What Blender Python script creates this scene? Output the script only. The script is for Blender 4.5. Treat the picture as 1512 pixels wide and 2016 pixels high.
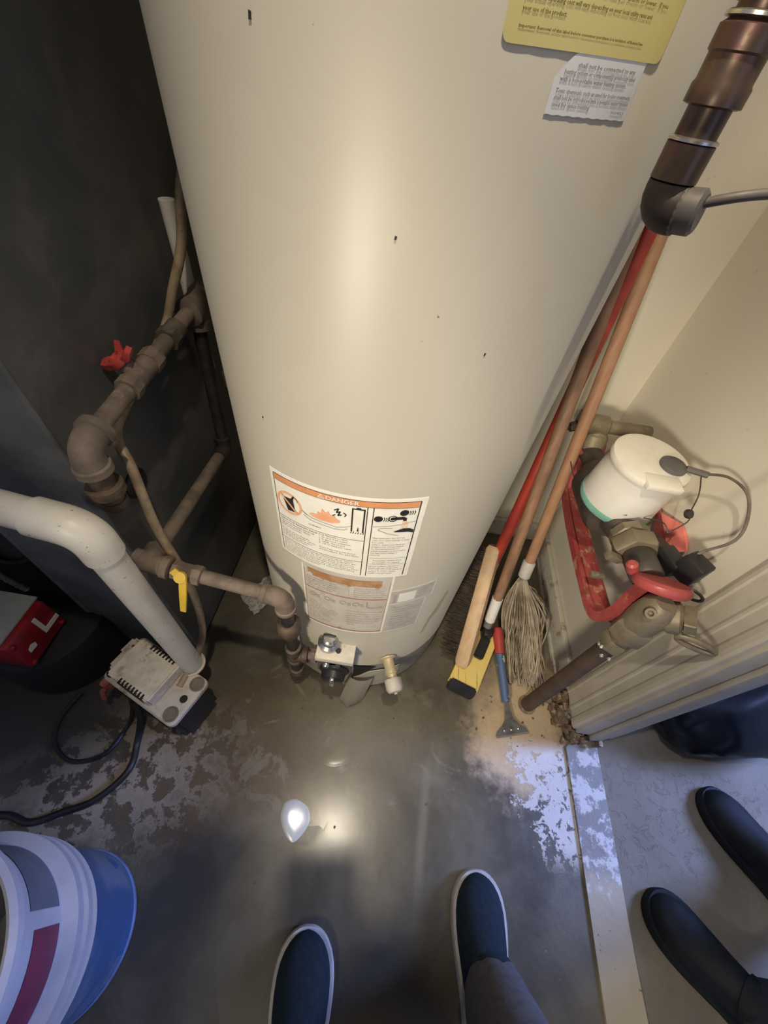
import bpy, bmesh, math, random
from mathutils import Vector, Matrix, Quaternion
random.seed(7)
S = bpy.context.scene
COL = S.collection
for o in list(bpy.data.objects):
    bpy.data.objects.remove(o)
PI = math.pi

# ------------------------------------------------------------------ camera
CAM = Vector((0.0, 0.0, 1.15))
_d = Vector((-106.0, -642.0, -770.0)).normalized()      # world down seen from the camera
_z = -_d
_f = Vector((0, 0, -1))
_y = (_f - _f.dot(_z) * _z).normalized()
_x = _y.cross(_z)
ROT = Matrix((_x, _y, _z))
cam_data = bpy.data.cameras.new('camera')
cam = bpy.data.objects.new('camera', cam_data)
COL.objects.link(cam)
cam.matrix_world = Matrix.Translation(CAM) @ ROT.to_4x4()
cam_data.sensor_fit = 'HORIZONTAL'
cam_data.sensor_width = 36.0
cam_data.lens = 770.0 / 1512.0 * 36.0
cam_data.clip_start = 0.02
S.camera = cam
VIEW = ROT @ Vector((0, 0, -1))

# ------------------------------------------------------------------ world, lights, exposure
w = bpy.data.worlds.new('world'); S.world = w; w.use_nodes = True
w.node_tree.nodes['Background'].inputs[0].default_value = (0.75, 0.8, 1.0, 1)
w.node_tree.nodes['Background'].inputs[1].default_value = 0.02
S.view_settings.view_transform = 'Standard'
S.view_settings.look = 'None'
S.view_settings.gamma = 1.0
S.view_settings.use_curve_mapping = False
S.view_settings.exposure = 0.0

LAMP = Vector((0.0, 0.060, 2.00))                        # bulb of an assumed work lamp, unseen overhead
LAMP_AIM = Vector((0.32, 0.60, 0.40))
ld = bpy.data.lights.new('assumed_lamp_beam', 'SPOT')
ld.energy = 44.0
ld.color = (1.0, 0.88, 0.69)
ld.spot_size = math.radians(88)
ld.spot_blend = 1.0
ld.shadow_soft_size = 0.022
lo = bpy.data.objects.new('assumed_lamp_beam', ld); COL.objects.link(lo)
lo.location = LAMP
lo.rotation_euler = (LAMP_AIM - LAMP).to_track_quat('-Z', 'Y').to_euler()

FILL = Vector((-0.42, -0.80, 1.22))                        # added fill spot behind the photographer, no lamp object there
FILL_AIM = Vector((0.66, 0.62, 0.34))
ld = bpy.data.lights.new('added_fill_beam', 'SPOT')
ld.energy = 88.0
ld.color = (1.0, 0.90, 0.72)
ld.spot_size = math.radians(74)
ld.spot_blend = 1.0
ld.shadow_soft_size = 0.11
lo = bpy.data.objects.new('added_fill_beam', ld); COL.objects.link(lo)
lo.location = FILL
lo.rotation_euler = (FILL_AIM - FILL).to_track_quat('-Z', 'Y').to_euler()

ld = bpy.data.lights.new('added_ceiling_fill', 'AREA')  # added soft fill under the ceiling, no fixture modelled
ld.energy = 2.0; ld.color = (1.0, 0.90, 0.76)
ld.shape = 'RECTANGLE'; ld.size = 0.9; ld.size_y = 0.3
lo = bpy.data.objects.new('added_ceiling_fill', ld); COL.objects.link(lo)
lo.location = (-0.1, -1.0, 2.28)

ld = bpy.data.lights.new('assumed_window_daylight', 'AREA')  # bluish daylight from an assumed window, out of view in the outer room
ld.energy = 125.0; ld.color = (0.30, 0.43, 1.0)
ld.shape = 'RECTANGLE'; ld.size = 0.55; ld.size_y = 0.6
lo = bpy.data.objects.new('assumed_window_daylight', ld); COL.objects.link(lo)
lo.location = (2.52, 0.62, 1.45)
lo.rotation_euler = (Vector((0.7, 0.05, 0.0)) - Vector(lo.location)).to_track_quat('-Z', 'Y').to_euler()

# ------------------------------------------------------------------ material helpers
class NT:
    def __init__(s, name):
        s.m = bpy.data.materials.new(name); s.m.use_nodes = True
        s.t = s.m.node_tree; s.b = s.t.nodes['Principled BSDF']
        s.tc = s.t.nodes.new('ShaderNodeTexCoord').outputs['Object']
    def n(s, kind, **kw):
        x = s.t.nodes.new(kind)
        for k, v in kw.items(): setattr(x, k, v)
        return x
    def put(s, sock, v):
        if isinstance(v, bpy.types.NodeSocket): s.t.links.new(v, sock)
        elif isinstance(v, (tuple, list)) and len(v) == 3 and sock.type == 'RGBA': sock.default_value = (*v, 1)
        else: sock.default_value = v
    def noise(s, scale, detail=4.0, rough=0.6, vec=None, dist=0.0):
        x = s.n('ShaderNodeTexNoise')
        s.put(x.inputs['Vector'], vec if vec is not None else s.tc)
        x.inputs['Scale'].default_value = scale; x.inputs['Detail'].default_value = detail
        x.inputs['Roughness'].default_value = rough; x.inputs['Distortion'].default_value = dist
        return x.outputs['Fac']
    def voro(s, scale, feature='F1'):
        x = s.n('ShaderNodeTexVoronoi', feature=feature)
        s.put(x.inputs['Vector'], s.tc); x.inputs['Scale'].default_value = scale
        return x.outputs['Distance']
    def step(s, v, a, b):
        x = s.n('ShaderNodeMapRange', interpolation_type='SMOOTHSTEP')
        s.put(x.inputs['Value'], v); x.inputs['From Min'].default_value = a; x.inputs['From Max'].default_value = b
        return x.outputs['Result']
    def math(s, op, a, b=0.0, clamp=False):
        x = s.n('ShaderNodeMath', operation=op); x.use_clamp = clamp
        s.put(x.inputs[0], a); s.put(x.inputs[1], b)
        return x.outputs[0]
    def mix(s, f, a, b):
        x = s.n('ShaderNodeMix', data_type='RGBA')
        s.put(x.inputs[0], f); s.put(x.inputs[6], a); s.put(x.inputs[7], b)
        return x.outputs[2]
    def mixf(s, f, a, b):
        x = s.n('ShaderNodeMix', data_type='FLOAT')
        s.put(x.inputs[0], f); s.put(x.inputs[2], a); s.put(x.inputs[3], b)
        return x.outputs[0]
    def xyz(s):
        x = s.n('ShaderNodeSeparateXYZ'); s.put(x.inputs[0], s.tc)
        return x.outputs
    def ellipse(s, cx, cy, rx, ry, ang=0.0, soft=0.3, warp=None, wamt=0.0):
        """1 inside a soft ellipse on the floor plane, 0 outside"""
        X, Y, Z = s.xyz()
        dx = s.math('SUBTRACT', X, cx); dy = s.math('SUBTRACT', Y, cy)
        c, sn = math.cos(ang), math.sin(ang)
        u = s.math('ADD', s.math('MULTIPLY', dx, c / rx), s.math('MULTIPLY', dy, sn / rx))
        v = s.math('ADD', s.math('MULTIPLY', dx, -sn / ry), s.math('MULTIPLY', dy, c / ry))
        r = s.math('SQRT', s.math('ADD', s.math('MULTIPLY', u, u), s.math('MULTIPLY', v, v)))
        if warp is not None:
            r = s.math('ADD', r, s.math('MULTIPLY', s.math('SUBTRACT', warp, 0.5), wamt))
        return s.step(r, 1.0 + soft, 1.0 - soft)
    def bump(s, h, strength=0.3, dist=0.01):
        x = s.n('ShaderNodeBump')
        x.inputs['Strength'].default_value = strength; x.inputs['Distance'].default_value = dist
        s.put(x.inputs['Height'], h)
        s.put(s.b.inputs['Normal'], x.outputs[0])
    def out(s, color=None, rough=None, metal=None, spec=None, coat=None):
        if color is not None: s.put(s.b.inputs['Base Color'], color)
        if rough is not None: s.put(s.b.inputs['Roughness'], rough)
        if metal is not None: s.put(s.b.inputs['Metallic'], metal)
        if spec is not None: s.put(s.b.inputs['Specular IOR Level'], spec)
        if coat is not None: s.put(s.b.inputs['Coat Weight'], coat)
        return s.m

_mc = {}
def M(name, c1, c2=None, rough=0.5, metal=0.0, scale=20.0, lo=0.4, hi=0.65, bump=0.0, bscale=None,
      dirt=None, dscale=8.0, dlo=0.55, dhi=0.7, spec=None, rough2=None):
    """two-tone noise material with optional dirt"""
    if name in _mc: return _mc[name]
    t = NT(name)
    c = c1
    if c2 is not None: c = t.mix(t.step(t.noise(scale), lo, hi), c1, c2)
    r = rough
    if dirt is not None:
        f = t.step(t.noise(dscale, 6.0, 0.7), dlo, dhi)
        c = t.mix(f, c, dirt); r = t.mixf(f, rough, rough2 if rough2 is not None else 0.85)
    if bump: t.bump(t.noise(bscale or scale * 3), bump, 0.004)
    _mc[name] = t.out(c, r, metal, spec)
    return _mc[name]

# ------------------------------------------------------------------ geometry helpers
def bx(bm, p0, p1, rot=None, pivot=None, bevel=0.0):
    x0, y0, z0 = p0; x1, y1, z1 = p1
    r = bmesh.ops.create_cube(bm, size=1.0)
    vs = r['verts']
    for v in vs:
        v.co = Vector(((x0 + x1) / 2 + v.co.x * (x1 - x0), (y0 + y1) / 2 + v.co.y * (y1 - y0), (z0 + z1) / 2 + v.co.z * (z1 - z0)))
    if bevel:
        es = list({e for v in vs for e in v.link_edges})
        rr = bmesh.ops.bevel(bm, geom=es, offset=bevel, segments=2, affect='EDGES', profile=0.5)
        vs = list({v for f in rr['faces'] for v in f.verts} | {v for v in vs if v.is_valid})
    if rot is not None:
        bmesh.ops.rotate(bm, verts=[v for v in vs if v.is_valid], cent=Vector(pivot if pivot is not None else ((x0+x1)/2, (y0+y1)/2, (z0+z1)/2)), matrix=rot)
    return vs

def frame_of(d):
    d = d.normalized()
    a = Vector((0, 0, 1)) if abs(d.z) < 0.9 else Vector((1, 0, 0))
    u = d.cross(a).normalized(); v = d.cross(u).normalized()
    return u, v

def sweep(bm, pts, prof, closed_ends=True, up=None, scale=None):
    """sweep a closed 2D profile along points"""
    pts = [Vector(p) for p in pts]; n = len(pts)
    rings = []; u = None
    for i, p in enumerate(pts):
        d = (pts[min(i+1, n-1)] - pts[max(i-1, 0)]).normalized()
        if up is not None:
            v = (Vector(up) - Vector(up).dot(d) * d).normalized(); uu = v.cross(d).normalized()
        else:
            if u is None: u, _ = frame_of(d)
            uu = (u - u.dot(d) * d).normalized(); v = d.cross(uu).normalized(); u = uu
        k = scale[i] if scale else 1.0
        rings.append([bm.verts.new(p + uu * (a * k) + v * (b * k)) for a, b in prof])
    m = len(prof)
    for i in range(n - 1):
        for j in range(m):
            try: bm.faces.new((rings[i][j], rings[i][(j+1) % m], rings[i+1][(j+1) % m], rings[i+1][j]))
            except ValueError: pass
    if closed_ends:
        bm.faces.new(rings[0][::-1]); bm.faces.new(rings[-1])
    return rings

def circ(r, n=16, ph=0.0):
    return [(r * math.cos(2*PI*i/n + ph), r * math.sin(2*PI*i/n + ph)) for i in range(n)]
def tube(bm, pts, r, n=14, scale=None):
    sweep(bm, pts, circ(r, n), scale=scale)
def smooth_pts(pts, k=6):
    """Catmull-Rom through pts"""
    P = [Vector(p) for p in pts]; out = []
    for i in range(len(P) - 1):
        a = P[max(i-1, 0)]; b = P[i]; c = P[i+1]; d = P[min(i+2, len(P)-1)]
        for j in range(k):
            t = j / k
            out.append(0.5 * ((2*b) + (c - a)*t + (2*a - 5*b + 4*c - d)*t*t + (3*b - a - 3*c + d)*t**3))
    out.append(P[-1]); return out
def arc_pts(a, corner, b, r, k=7):
    """a -> corner -> b with a rounded corner"""
    a, c, b = Vector(a), Vector(corner), Vector(b)
    d1 = (a - c).normalized(); d2 = (b - c).normalized()
    p, q = c + d1 * r, c + d2 * r
    return [(1-t)**2 * p + 2*t*(1-t) * c + t*t * q for t in [i / k for i in range(k + 1)]]
def lathe(bm, prof, origin, axis=(0, 0, 1), n=24, caps=True):
    """prof: list of (radius, height along the axis)"""
    o = Vector(origin); ax = Vector(axis).normalized(); u, v = frame_of(ax)
    rings = []
    for r, h in prof:
        if r < 1e-6: rings.append([bm.verts.new(o + ax * h)])
        else: rings.append([bm.verts.new(o + ax * h + (u * math.cos(2*PI*i/n) + v * math.sin(2*PI*i/n)) * r) for i in range(n)])
    for A, B in zip(rings, rings[1:]):
        for i in range(n):
            j = (i + 1) % n
            if len(A) == 1 and len(B) == 1: continue
            if len(A) == 1: f = (A[0], B[j], B[i])
            elif len(B) == 1: f = (A[i], A[j], B[0])
            else: f = (A[i], A[j], B[j], B[i])
            bm.faces.new(f)
    if caps and len(rings[0]) > 1: bm.faces.new(rings[0][::-1])
    if caps and len(rings[-1]) > 1: bm.faces.new(rings[-1])
def prism(bm, poly, z0, z1):
    a = [bm.verts.new((x, y, z0)) for x, y in poly]; b = [bm.verts.new((x, y, z1)) for x, y in poly]
    n = len(poly)
    for i in range(n): bm.faces.new((a[i], a[(i+1) % n], b[(i+1) % n], b[i]))
    bm.faces.new(a[::-1]); bm.faces.new(b)
def slab(bm, pts, thick):
    """a planar polygon in space given some thickness"""
    P = [Vector(p) for p in pts]
    n = Vector((0, 0, 0))
    for i in range(len(P)): n += P[i].cross(P[(i+1) % len(P)])
    n.normalize()
    a = [bm.verts.new(p) for p in P]; b = [bm.verts.new(p - n * thick) for p in P]
    m = len(P)
    bm.faces.new(a); bm.faces.new(b[::-1])
    for i in range(m): bm.faces.new((a[i], b[i], b[(i+1) % m], a[(i+1) % m]))
def hexnut(bm, o, axis, r, h, n=6, ph=0.0):
    o = Vector(o); ax = Vector(axis).normalized()
    c = r * 0.93
    sweep(bm, [o, o + ax * h * 0.12, o + ax * h * 0.88, o + ax * h], circ(r, n, ph), scale=[0.92, 1, 1, 0.92])

WL = {}
def thing(name, label, cat, loc, group=None):
    o = bpy.data.objects.new(name, None); COL.objects.link(o)
    o.location = loc; o.empty_display_size = 0.05
    o['label'] = label; o['category'] = cat
    if group: o['group'] = group
    WL[o.name] = Vector(loc); return o
def obj(name, bm, mat, parent=None, smooth=True, label=None, angle=40):
    off = WL[parent.name] if parent is not None else Vector((0, 0, 0))
    bmesh.ops.recalc_face_normals(bm, faces=bm.faces)
    if parent is not None:
        for v in bm.verts: v.co -= off
    me = bpy.data.meshes.new(name); bm.to_mesh(me); bm.free()
    for m in (mat if isinstance(mat, (list, tuple)) else [mat]): me.materials.append(m)
    if smooth:
        me.polygons.foreach_set('use_smooth', [True] * len(me.polygons))
        me.set_sharp_from_angle(angle=math.radians(angle))
    o = bpy.data.objects.new(name, me); COL.objects.link(o)
    if parent is not None: o.parent = parent
    if label: o['label'] = label
    WL[o.name] = off
    return o
def islands(bm):
    seen = set(); out = []
    for v in bm.verts:
        if v in seen: continue
        st = [v]; seen.add(v); isl = []
        while st:
            x = st.pop(); isl.append(x)
            for e in x.link_edges:
                y = e.other_vert(x)
                if y not in seen: seen.add(y); st.append(y)
        out.append(isl)
    return out
def objs(name, bm, mat, parent=None, smooth=True, label=None, angle=40):
    """every separate piece of bm becomes a part of its own"""
    res = []
    for isl in islands(bm):
        nb = bmesh.new(); mp = {v: nb.verts.new(v.co) for v in isl}
        for f in {f for v in isl for f in v.link_faces}: nb.faces.new([mp[v] for v in f.verts])
        res.append(obj(name, nb, mat, parent, smooth, label, angle))
    bm.free(); return res
def stuff(o): o['kind'] = 'stuff'; return o
def tag(o, label, cat, group=None, kind=None):
    o['label'] = label; o['category'] = cat
    if group: o['group'] = group
    if kind: o['kind'] = kind
    return o
def struct(name, bm, mat, parent=None, smooth=False):
    o = obj(name, bm, mat, parent, smooth)
    if parent is None: o['kind'] = 'structure'
    return o
def NB(): return bmesh.new()

# ------------------------------------------------------------------ materials
cream = NT('cream_wall_paint')
_n = cream.noise(5, 6, 0.65)
cream.bump(cream.noise(90, 3), 0.08, 0.002)
cream.out(cream.mix(cream.step(cream.noise(60, 4), 0.68, 0.77), cream.mix(_n, (0.72, 0.665, 0.54), (0.77, 0.715, 0.59)), (0.50, 0.44, 0.34)), 0.55)
cream = cream.m
white_trim = M('aged_white_trim_paint', (0.62, 0.57, 0.47), (0.55, 0.49, 0.39), 0.5, scale=9, bump=0.1, bscale=50, dirt=(0.34, 0.28, 0.20), dscale=26, dlo=0.68, dhi=0.78)
rot_wood = M('rotten_painted_wood', (0.60, 0.55, 0.46), (0.33, 0.25, 0.17), 0.8, scale=22, lo=0.52, hi=0.66, bump=0.5, bscale=70)
dirt_mat = M('damp_brown_dirt', (0.16, 0.11, 0.065), (0.30, 0.23, 0.15), 0.85, scale=60, bump=0.8, bscale=140)

def tank_mat():
    t = NT('tank_enamel')
    n = t.noise(3, 3)
    c = t.mix(n, (0.415, 0.38, 0.305), (0.445, 0.41, 0.333))
    X, Y, Z = t.xyz()
    # rusty film and grime low on the jacket
    low = t.math('MULTIPLY', t.step(Z, 0.34, 0.05), t.step(t.noise(14, 6, 0.7), 0.42, 0.75))
    c = t.mix(t.math('MULTIPLY', low, 0.6), c, (0.30, 0.25, 0.18))
    c = t.mix(t.step(t.noise(120, 2), 0.78, 0.80), c, (0.2, 0.16, 0.11))
    return t.out(c, t.mixf(low, 0.40, 0.65), spec=0.5)
tank_paint = tank_mat()

def furnace_mat():
    t = NT('dusty_charcoal_sheet_metal')
    d = t.step(t.noise(4, 7, 0.7, dist=0.6), 0.38, 0.75)
    c = t.mix(d, (0.085, 0.089, 0.089), (0.185, 0.182, 0.165))
    sp = t.step(t.noise(55, 5, 0.75), 0.64, 0.74)
    c = t.mix(t.math('MULTIPLY', sp, 0.6), c, (0.19, 0.18, 0.165))
    return t.out(c, t.mixf(d, 0.38, 0.6), 0.0)
furnace_paint = furnace_mat()
furnace_dust = M('grey_dust_on_sheet_metal', (0.17, 0.175, 0.17), (0.085, 0.09, 0.09), 0.7, scale=7, lo=0.35, hi=0.7, dirt=(0.26, 0.26, 0.25), dscale=60, dlo=0.62, dhi=0.72)
black_void = M('black_metal_and_void_shade', (0.006, 0.006, 0.0065), (0.010, 0.0095, 0.009), 0.75, scale=12)  # near black for dark metal and for the shade inside openings
black_plastic = M('black_plastic', (0.014, 0.014, 0.016), (0.022, 0.021, 0.02), 0.42, scale=14)
black_iron = M('black_iron_pipe', (0.022, 0.019, 0.017), (0.04, 0.034, 0.029), 0.5, scale=30)
dusty_iron = M('dusty_brown_iron_pipe', (0.21, 0.16, 0.12), (0.13, 0.10, 0.078), 0.75, scale=24, bump=0.25, bscale=120, dirt=(0.30, 0.25, 0.20), dscale=40, dlo=0.6, dhi=0.75)
rust_iron = M('rusty_union_iron', (0.14, 0.10, 0.065), (0.075, 0.055, 0.04), 0.6, metal=0.3, scale=40, bump=0.3)
pvc = M('speckled_white_pvc', (0.80, 0.76, 0.68), (0.72, 0.67, 0.58), 0.4, scale=12, dirt=(0.18, 0.14, 0.10), dscale=110, dlo=0.64, dhi=0.67)
white_plastic = M('white_plastic', (0.82, 0.79, 0.72), (0.76, 0.72, 0.64), 0.4, scale=10)
hose_mat = M('tan_vinyl_tubing', (0.36, 0.27, 0.17), (0.25, 0.185, 0.115), 0.45, scale=40, dirt=(0.18, 0.13, 0.08), dscale=60)
red_plastic = M('red_plastic', (0.48, 0.06, 0.05), (0.40, 0.05, 0.045), 0.4, scale=20, dirt=(0.34, 0.12, 0.09), dscale=50, dlo=0.6, dhi=0.75)
yellow_plastic = M('yellow_handle_plastic', (0.72, 0.48, 0.05), (0.62, 0.40, 0.04), 0.45, scale=20)
brass = M('tarnished_brass', (0.26, 0.215, 0.14), (0.19, 0.155, 0.105), 0.52, metal=0.35, scale=25, bump=0.2, dirt=(0.33, 0.29, 0.21), dscale=50, dlo=0.6, dhi=0.72)
pale_brass = M('pale_brass', (0.62, 0.52, 0.33), (0.52, 0.43, 0.27), 0.45, metal=0.3, scale=30)
chrome = M('dull_chrome', (0.55, 0.54, 0.52), (0.42, 0.41, 0.39), 0.25, metal=0.9, scale=30)
steel = M('grey_worn_steel', (0.40, 0.38, 0.34), (0.30, 0.28, 0.25), 0.42, metal=0.6, scale=30, dirt=(0.25, 0.2, 0.15), dscale=60)
copper_old = M('dark_aged_copper', (0.115, 0.075, 0.052), (0.065, 0.043, 0.031), 0.36, metal=0.6, scale=22, dirt=(0.13, 0.055, 0.05), dscale=30, dlo=0.5, dhi=0.62, rough2=0.45)
solder = M('silver_solder', (0.70, 0.66, 0.58), (0.55, 0.5, 0.42), 0.3, metal=0.9, scale=60)
brown_copper = M('brown_stained_copper', (0.105, 0.068, 0.045), (0.065, 0.044, 0.03), 0.6, metal=0.2, scale=18, bump=0.1)
red_yoke = M('chipped_red_yoke_paint', (0.40, 0.075, 0.07), (0.30, 0.05, 0.048), 0.4, scale=14, dirt=(0.46, 0.24, 0.15), dscale=24, dlo=0.54, dhi=0.64, rough2=0.5, bump=0.25, bscale=70)
wood_red = M('red_painted_wood', (0.40, 0.045, 0.028), (0.28, 0.032, 0.02), 0.4, scale=16, dirt=(0.52, 0.30, 0.22), dscale=34, dlo=0.70, dhi=0.75)
def wood(name, a, b, rough=0.55):
    t = NT(name)
    mp = t.n('ShaderNodeMapping'); t.put(mp.inputs[0], t.tc); mp.inputs['Scale'].default_value = (60, 60, 5)
    n = t.noise(1.0, 5, 0.65, mp.outputs[0], 0.4)
    c = t.mix(t.step(n, 0.35, 0.7), a, b)
    c = t.mix(t.step(t.noise(9, 5), 0.6, 0.8), c, tuple(x * 0.55 for x in a))
    return t.out(c, rough)
wood_tan = wood('tan_wood_handle', (0.44, 0.245, 0.14), (0.36, 0.185, 0.10))
wood_brown = wood('brown_wood_handle', (0.34, 0.19, 0.11), (0.22, 0.12, 0.07))
wood_pale = wood('pale_wood_block', (0.60, 0.41, 0.24), (0.50, 0.32, 0.18))
bristle = M('dark_brown_bristle', (0.06, 0.045, 0.032), (0.10, 0.075, 0.052), 0.8, scale=50)
sponge = NT('scuffed_yellow_plate')
mp = sponge.n('ShaderNodeMapping'); sponge.put(mp.inputs[0], sponge.tc); mp.inputs['Rotation'].default_value = (0, 0, -0.64); mp.inputs['Scale'].default_value = (140, 10, 20)
sponge.out(sponge.mix(sponge.step(sponge.noise(1.0, 4, 0.7, mp.outputs[0]), 0.56, 0.66), (0.74, 0.56, 0.17), (0.34, 0.24, 0.08)), 0.5)
sponge = sponge.m
cotton = M('grey_dirty_cotton', (0.29, 0.235, 0.165), (0.15, 0.115, 0.08), 0.9, scale=30)
cotton_pale = M('pale_dirty_cotton', (0.42, 0.35, 0.255), (0.28, 0.23, 0.165), 0.9, scale=30)
blue_rubber = M('paint_spotted_blue_rubber', (0.07, 0.12, 0.22), (0.05, 0.09, 0.17), 0.5, scale=30, dirt=(0.66, 0.66, 0.64), dscale=30, dlo=0.55, dhi=0.58)
navy_cloth = M('navy_canvas', (0.010, 0.019, 0.028), (0.014, 0.025, 0.036), 0.85, scale=120, bump=0.3, bscale=400, spec=0.2)
rubber_white = M('scuffed_white_rubber', (0.46, 0.44, 0.42), (0.36, 0.34, 0.32), 0.6, scale=30)
grey_cloth = M('grey_trouser_cloth', (0.10, 0.098, 0.10), (0.075, 0.073, 0.078), 0.9, scale=60, bump=0.2, bscale=300)
black_shoe = M('black_shoe_leather', (0.006, 0.008, 0.010), (0.009, 0.011, 0.013), 0.65, scale=40, spec=0.2)
dark_trouser = M('dark_navy_trouser_cloth', (0.008, 0.009, 0.02), (0.011, 0.012, 0.026), 0.9, scale=60)
skin_mat = M('skin', (0.50, 0.32, 0.24), (0.46, 0.29, 0.21), 0.5, scale=20)
hair_mat = M('dark_brown_hair', (0.04, 0.026, 0.018), (0.06, 0.04, 0.028), 0.6, scale=80)
shirt_mat = M('dark_grey_jacket_cloth', (0.05, 0.05, 0.055), (0.04, 0.04, 0.045), 0.9, scale=60)
bag_plastic = M('glossy_black_bag_film', (0.003, 0.004, 0.007), (0.004, 0.007, 0.011), 0.28, scale=10, spec=0.3)
green_plastic = M('dark_green_film', (0.01, 0.07, 0.045), (0.008, 0.05, 0.035), 0.35, scale=14)
bucket_white = M('cloudy_white_bucket_plastic', (0.38, 0.38, 0.41), (0.31, 0.31, 0.34), 0.45, scale=8, dirt=(0.30, 0.28, 0.27), dscale=30, dlo=0.6, dhi=0.75)
bucket_blue = M('blue_bucket_plastic', (0.04, 0.085, 0.19), (0.12, 0.155, 0.23), 0.45, scale=6, lo=0.45, hi=0.6, dirt=(0.03, 0.08, 0.20), dscale=14, dlo=0.56, dhi=0.62)
label_plum = M('plum_bucket_label', (0.13, 0.015, 0.04), (0.17, 0.02, 0.05), 0.5, scale=14)
label_navy = M('navy_bucket_label', (0.08, 0.095, 0.12), (0.10, 0.115, 0.14), 0.5, scale=14)
paper = M('cream_label_paper', (0.80, 0.77, 0.68), (0.76, 0.72, 0.62), 0.5, scale=30)
paper_worn = M('worn_grey_label_paper', (0.56, 0.51, 0.44), (0.47, 0.42, 0.35), 0.5, scale=26, lo=0.35, hi=0.7)
paper_clear = M('faded_clear_label', (0.50, 0.47, 0.41), (0.44, 0.41, 0.35), 0.4, scale=40)
paper_white = M('silver_white_label', (0.66, 0.65, 0.62), (0.58, 0.57, 0.55), 0.35, scale=20)
paper_yellow = M('yellow_label_paper', (0.58, 0.50, 0.19), (0.54, 0.47, 0.175), 0.45, scale=12)
ink_orange = M('orange_label_ink', (0.68, 0.30, 0.13), (0.62, 0.26, 0.11), 0.5, scale=40)
ink_peach = M('peach_label_ink', (0.80, 0.42, 0.24), (0.74, 0.36, 0.19), 0.5, scale=40)
ink_black = M('black_label_ink', (0.015, 0.013, 0.012), (0.03, 0.026, 0.023), 0.5, scale=40)
ink_grey = M('grey_label_ink', (0.20, 0.19, 0.17), (0.27, 0.255, 0.23), 0.5, scale=60)
ink_olive = M('dark_olive_label_ink', (0.13, 0.105, 0.02), (0.17, 0.14, 0.03), 0.5, scale=60)
ink_rust = M('faded_rust_label_ink', (0.36, 0.16, 0.10), (0.42, 0.22, 0.15), 0.5, scale=50)
ink_faint = M('faint_grey_label_ink', (0.34, 0.31, 0.27), (0.40, 0.36, 0.31), 0.5, scale=50)
rust_stain = M('brown_rust_stain', (0.34, 0.17, 0.06), (0.44, 0.26, 0.13), 0.7, scale=50)
paper_pink = M('pink_paper_tag', (0.80, 0.22, 0.18), (0.72, 0.18, 0.15), 0.6, scale=14)
wire_mat = M('grey_wire_insulation', (0.17, 0.145, 0.11), (0.125, 0.105, 0.08), 0.5, scale=60)
teal_plastic = M('teal_plastic_ring', (0.22, 0.48, 0.38), (0.18, 0.40, 0.32), 0.45, scale=20)
pump_lid_mat = M('grimy_white_pump_plastic', (0.60, 0.54, 0.44), (0.40, 0.34, 0.26), 0.5, scale=18, lo=0.45, hi=0.7, dirt=(0.22, 0.16, 0.10), dscale=26, dlo=0.56, dhi=0.72)
pump_cover_mat = M('peeling_cream_pump_cover', (0.76, 0.69, 0.55), (0.62, 0.54, 0.42), 0.6, scale=30, dirt=(0.42, 0.34, 0.24), dscale=22, dlo=0.54, dhi=0.66, bump=0.5, bscale=60)
grey_label = M('grey_speckled_metal', (0.34, 0.35, 0.33), (0.28, 0.29, 0.28), 0.5, scale=10, dirt=(0.12, 0.05, 0.03), dscale=40, dlo=0.64, dhi=0.70)
red_box_mat = M('dark_red_painted_metal', (0.30, 0.012, 0.018), (0.22, 0.009, 0.014), 0.35, scale=20)
clear_film = NT('crinkled_clear_film')
clear_film.bump(clear_film.noise(70, 3, 0.6), 0.8, 0.01)
clear_film.out((0.75, 0.75, 0.70), 0.2, spec=0.8)
clear_film.b.inputs['Alpha'].default_value = 0.55
clear_film = clear_film.m
gate_grey = M('grey_chalky_plastic', (0.50, 0.46, 0.40), (0.42, 0.38, 0.33), 0.6, scale=40, bump=0.3)

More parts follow.
